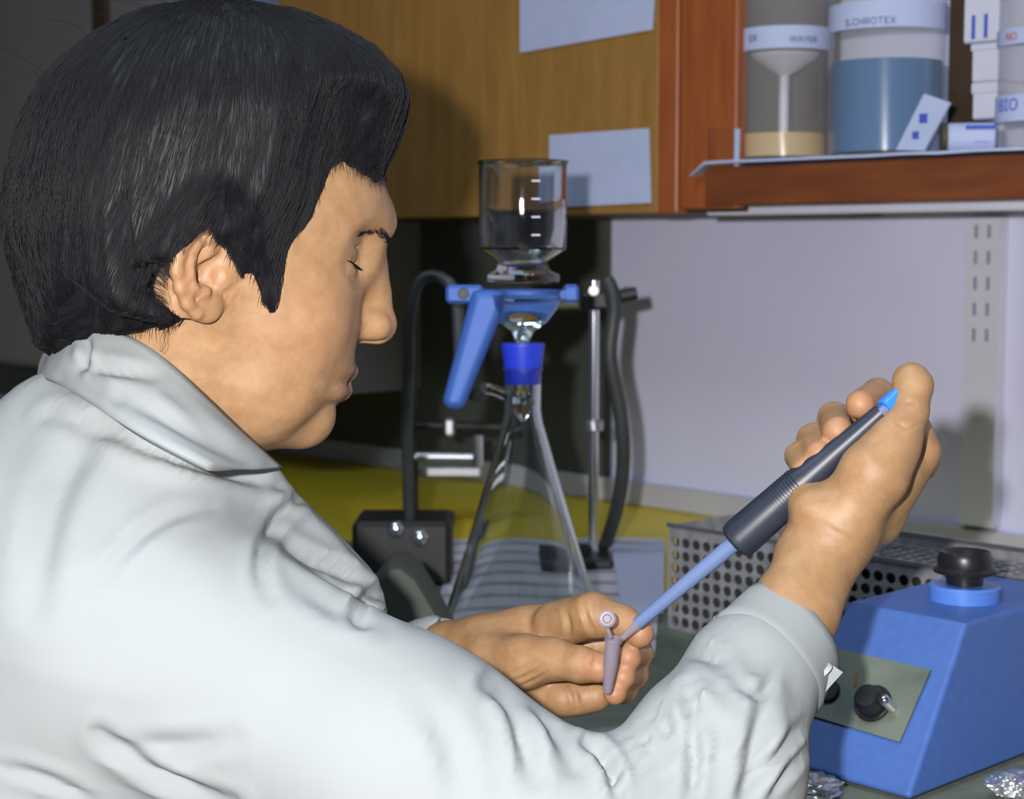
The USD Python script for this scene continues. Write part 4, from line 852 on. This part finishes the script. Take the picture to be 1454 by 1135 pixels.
FOLDS = [([(70, 590), (130, 605), (240, 645), (330, 672), (400, 690)], 10, .007), ([(150, 600), (90, 680), (60, 780), (50, 860)], 22, .005), ([(300, 720), (240, 735), (190, 770), (150, 820)], 10, .0025), ([(470, 690), (395, 735), (370, 790), (385, 850)], 9, .004),
         ([(390, 760), (450, 800), (520, 832), (545, 850)], 9, .0055), ([(400, 690), (450, 720), (500, 770), (535, 830)], 9, .003), ([(560, 860), (530, 845), (510, 860), (515, 885)], 9, .006), ([(140, 1040), (200, 1085), (270, 1120), (330, 1140)], 11, .006), ([(150, 1055), (240, 1060), (330, 1050)], 14, .003), ([(0, 1090), (60, 1105), (130, 1140)], 8, .004),
         ([(690, 975), (725, 1005), (745, 1055), (760, 1110)], 12, .007), ([(700, 960), (735, 985), (790, 1040), (815, 1090)], 14, .005), ([(830, 1055), (855, 1075), (880, 1140)], 8, .010), ([(870, 1050), (890, 1075), (905, 1140)], 6, .004), ([(895, 1030), (925, 1060), (940, 1082)], 7, .004), ([(910, 1000), (940, 1030), (970, 1060)], 9, .005),
         ([(975, 985), (985, 1060), (980, 1140)], 8, .007), ([(975, 975), (1000, 1020), (1030, 1050)], 8, .007), ([(1085, 990), (1075, 1050), (1055, 1140)], 12, .007), ([(1140, 1030), (1105, 1070), (1060, 1120)], 8, .005), ([(1150, 1060), (1120, 1090), (1090, 1130)], 7, .004), ([(1040, 960), (1080, 985), (1095, 960)], 7, .004), ([(960, 925), (1000, 930), (1030, 950)], 9, .004),
         ([(600, 1000), (640, 1060), (650, 1130)], 18, .003), ([(420, 830), (470, 860), (540, 890)], 14, .003), ([(120, 545), (180, 600), (200, 640)], 12, .003)]
cv_ = crease(cv_, cf_, FOLDS); cv_ = taubin(cv_, cf_, 5)
cn = {'p': ('principled_bsdf', dict(base_color=(.285, .308, .312), roughness=.85, specular_ior_level=.15)), 'tc': ('geometry', {}), 'n': ('noise_texture', dict(scale=1400.0, detail=2.0)), 'b': ('bump', dict(strength=.12, distance=.0006))}
M['coat'] = usdkit.material(stage, '/World/Looks/coat_cotton', cn, [('tc.position', 'n.vector'), ('n.fac', 'b.height'), ('b.normal', 'p.normal')], surface='p.BSDF')
co_ = obj('coat', trimesh.Trimesh(cv_, cf_, process=False), M['coat'], who, smooth=True, label='white cotton laboratory coat')
def sheet(rows, th, it=1):                              # rows of points (a grid) -> a cloth sheet of some thickness
    g = np.array(rows); a, b = g.shape[:2]; v = g.reshape(-1, 3); f = []
    for i in range(a - 1):
        for j in range(b - 1): o = i * b + j; f += [[o, o + 1, o + b + 1], [o, o + b + 1, o + b]]
    f = np.array(f); n = normals(v, f); w = np.vstack([v + n * th / 2, v - n * th / 2]); k = len(v); bd = [(i, i + 1) for i in range(b - 1)] + [(i * b + b - 1, (i + 1) * b + b - 1) for i in range(a - 1)] + [((a - 1) * b + i + 1, (a - 1) * b + i) for i in range(b - 2, -1, -1)] + [((i + 1) * b, i * b) for i in range(a - 2, -1, -1)]
    s = [[p, p + k, q + k] for p, q in bd] + [[p, q + k, q] for p, q in bd]
    return trimesh.Trimesh(w, np.vstack([f, f[:, ::-1] + k, s]), process=False)
def collar_side(top, mid, low, n=46):
    T, Mi, L_ = spline(pts(*top), n), spline(pts(*mid), n), spline(pts(*low), n); rows = []
    for t in np.linspace(0, 1, 14): rows.append((1 - t) ** 2 * T + 2 * t * (1 - t) * (2 * Mi - .5 * T - .5 * L_) + t * t * L_)
    return rows
def cp_(px, py): q = on_plane(px, py, NB, RH[:, 1]); return (px, py, float((q - CAM) @ FWD))
near = collar_side([cp_(80, 496), (93, 479, 1.035), (110, 482, 1.022), (119, 462, 1.018), (140, 466, 1.008), (165, 474, 1.0), (215, 498, .985), (275, 550, .985), (335, 608, .998), (398, 664, 1.03)],
                   [cp_(66, 515), (80, 508, 1.02), (100, 506, 1.005), (125, 500, .995), (150, 520, .980), (205, 560, .960), (262, 600, .955), (318, 640, .965), (352, 667, .985)],
                   [cp_(58, 538), (70, 540, 1.02), (90, 548, .998), (140, 580, .962), (190, 612, .936), (245, 640, .925), (272, 653, .926), (298, 665, .932)], 70)
mir = lambda g: np.array(g) - 2 * ((np.array(g) - NB) @ RH[:, 1])[..., None] * RH[:, 1]
far = mir(near)
cg = np.concatenate([far[:, :0:-1], np.array(near)], 1); cm = sheet(cg, .0035)
cvv = crease(np.array(cm.vertices), np.array(cm.faces), [([(105, 520), (150, 525), (215, 535)], 8, .004), ([(170, 565), (225, 588), (290, 625), (350, 655)], 10, .004), ([(118, 475), (124, 500), (112, 525)], 6, .004), ([(240, 560), (290, 605), (340, 645)], 8, .002), ([(90, 535), (130, 545), (170, 570)], 7, .002)])
obj('collar', trimesh.Trimesh(cvv, np.array(cm.faces), process=False), M['coat'], co_, smooth=True)
# cuff of the near sleeve
u0 = np.cross(axc, FWD); u0 /= np.linalg.norm(u0); w0 = np.cross(axc, u0); rows = []
for t, r0_, r1_ in ((-.006, .0350, .0350), (-.003, .0385, .0385), (.003, .0392, .0392), (.007, .0378, .0378), (.018, .0365, .0365), (.028, .0352, .0352), (.034, .0346, .0346)):
    an = np.linspace(0, 2 * np.pi, 73); rows.append([CUFF0 + axc * t + u0 * math.cos(q) * (r0_ + .0006 * math.sin(5 * q)) + w0 * math.sin(q) * r1_ + axc * .004 * math.sin(q * 2 + 1) for q in an])
obj('cuff', sheet(rows[::-1], .0035), M['coat'], co_, smooth=True, label='folded cuff of the near sleeve')
M['button'] = mat('coat_button', (.42, .40, .42), .35)
bp = P(1173, 955, .9885); 
obj('button', cyl(bp, bp + u0 * .003, .0055, 20), M['button'], co_)
obj('cuff_tab', hullm([P(x, y, d) for x, y in ((1160, 930), (1197, 955), (1170, 985), (1158, 976)) for d in (.990, 1.000)]), M['coat'], co_, smooth=False)
# trousers, shoes and the stool she sits on
M['trouser'] = mat('dark_trousers', (.03, .032, .04), .8, (.04, .042, .05), 60); M['shoe'] = mat('black_shoe', (.015, .014, .014), .35)
tr = Blob().add(chain([HIP + [-.02, -.08, -.03], KR, AR + [0, 0, -.02]], [.105, .072, .055], .03)).add(chain([HIP + [-.02, .08, -.03], KL, AL + [0, 0, -.02]], [.105, .072, .055], .03), .04)
obj('trousers', trimesh.Trimesh(*iso(tr, *bounds([HIP, KR, KL, AR, AL], .14), .012, 4), process=False), M['trouser'], who, smooth=True)
for a_ in (AR, AL): obj('shoe', trimesh.Trimesh(*iso(Blob().add(chain([a_ * [1, 1, 0] + [-.05, 0, .045], a_ * [1, 1, 0] + [.06, 0, .042], a_ * [1, 1, 0] + [.16, 0, .03]], [.045, .042, .03])).add(cap(a_ * [1, 1, 0] + [0, 0, .05], a_ * [1, 1, 0] + [0, 0, .10], .045), .02).cut(lambda p: p[:, 2] - .002, .004), *bounds([a_ * [1, 1, 0] + [-.1, -.03, 0], a_ * [1, 1, 0] + [.2, .03, .12]], .03), .008, 3), process=False), M['shoe'], who, smooth=True)
zseat = HIP[2] - .165
sk = thing('lab_stool', 'round lab stool under the seated person', 'stool', (HIP[0] - .04, HIP[1], 0))
obj('seat', lathe([[0, zseat - .05], [.17, zseat - .05], [.185, zseat - .035], [.185, zseat - .01], [.17, zseat], [0, zseat]], 40), M['black'], sk)
for k in range(4):
    a = math.pi / 4 + k * math.pi / 2; obj('leg', cyl((.22 * math.cos(a), .22 * math.sin(a), 0), (.13 * math.cos(a), .13 * math.sin(a), zseat - .05), .012), M['steel'], sk)
obj('foot_ring', trimesh.creation.torus(.19, .008).apply_translation((0, 0, .18)), M['steel'], sk)

# ---- pipette and tube
pip = thing('pipette', 'dark-gripped micropipette with a grey-blue shaft held in the right hand', 'pipette', P(1042, 772, 1.062))
p0 = P(1042, 772, 1.062); PT, PB = P(905, 886, 1.088), P(1252, 586, 1.038)
L_ = lambda px, py, d: P(px, py, d) - p0
axp = (PB - p0) / np.linalg.norm(PB - p0)
hand_l = np.linalg.norm(PB - p0)
def along(prof, a): m = lathe(prof, 40); m.apply_transform(trimesh.geometry.align_vectors([0, 0, 1], a)); return m
obj('grip', along([[0, 0], [.0095, 0], [.0122, .002], [.0129, .006], [.0124, .03], [.0117, .055], [.0106, .062], [.0080, hand_l * .70], [.0064, hand_l * .92], [.0060, hand_l], [0, hand_l]], axp), M['handle'], pip)
obj('grip_rib', [along([[.0112, z], [.01235, z + .0005], [.0112, z + .0010], [.009, z + .0005]], axp) for z in np.arange(.034, .056, .0021)], M['handle'], pip)
axs = (PT - p0) / np.linalg.norm(PT - p0); ls = np.linalg.norm(PT - p0)
obj('shaft', along([[0, -.01], [.0052, -.01], [.0052, .01], [.0045, ls * .6], [.0040, ls], [0, ls]], axs), M['shaft'], pip)
tp = P(876, 914, 1.088) - p0
obj('tip', cyl(PT - p0 - axs * .004, tp, .0037, 20, .0014), M['tip'], pip)
bt_ = P(1277, 563, 1.043) - p0; axb = (bt_ - (PB - p0)) / np.linalg.norm(bt_ - (PB - p0))
obj('plunger', cyl(PB - p0 - axb * .002, bt_ - axb * .004, .0035, 16), M['shaft'], pip)
obj('push_button', cyl(PB - p0 + axb * .003, bt_, .0066, 24), M['button'] if False else usdkit.material(stage, '/World/Looks/pipette_button', {'p': ('principled_bsdf', dict(base_color=(.03, .20, .72), roughness=.35))}, [], surface='p.BSDF'), pip, label='bright blue push button')
tb0 = P(871, 906, 1.084); mt = thing('microtube', 'small clear plastic tube with its round cap open held in the left hand', 'tube', tb0)
te = P(862, 985, 1.090) - tb0; axt = te / np.linalg.norm(te); lt = np.linalg.norm(te)
obj('tube_body', along([[.0046, 0], [.0056, 0], [.0056, .0025], [.0050, .003], [.0048, lt * .5], [.0030, lt * .95], [.0018, lt], [0, lt], [0, lt - .001], [.0022, lt * .94], [.0040, lt * .5], [.0042, .002], [.0046, 0]], axt), M['tip'], mt)
cpc = P(862, 879, 1.079) - tb0; toc = -(P(862, 879, 1.079) - CAM); toc /= np.linalg.norm(toc)
cpm = lathe([[.0022, 0], [.0054, 0], [.0056, .0006], [.0056, .0022], [.0046, .0024], [.0044, .0032], [.0030, .0032], [.0026, .0012], [.0022, .0010], [.0022, 0]], 32)
disc = lathe([[0, 0], [.0024, 0], [.0024, .0008], [0, .0008]], 24)
for mm, nm in ((cpm, 'cap'), (disc, 'cap_centre')):
    mm.apply_transform(trimesh.geometry.align_vectors([0, 0, 1], toc)); mm.apply_translation(cpc); obj(nm, mm, M['tip'], mt)
obj('hinge', tube([cpc + [0.0, 0, -.005], cpc + [.001, 0, -.008], np.array([-.0015, -.003, .0008])], .0013, 10, 8), M['tip'], mt)
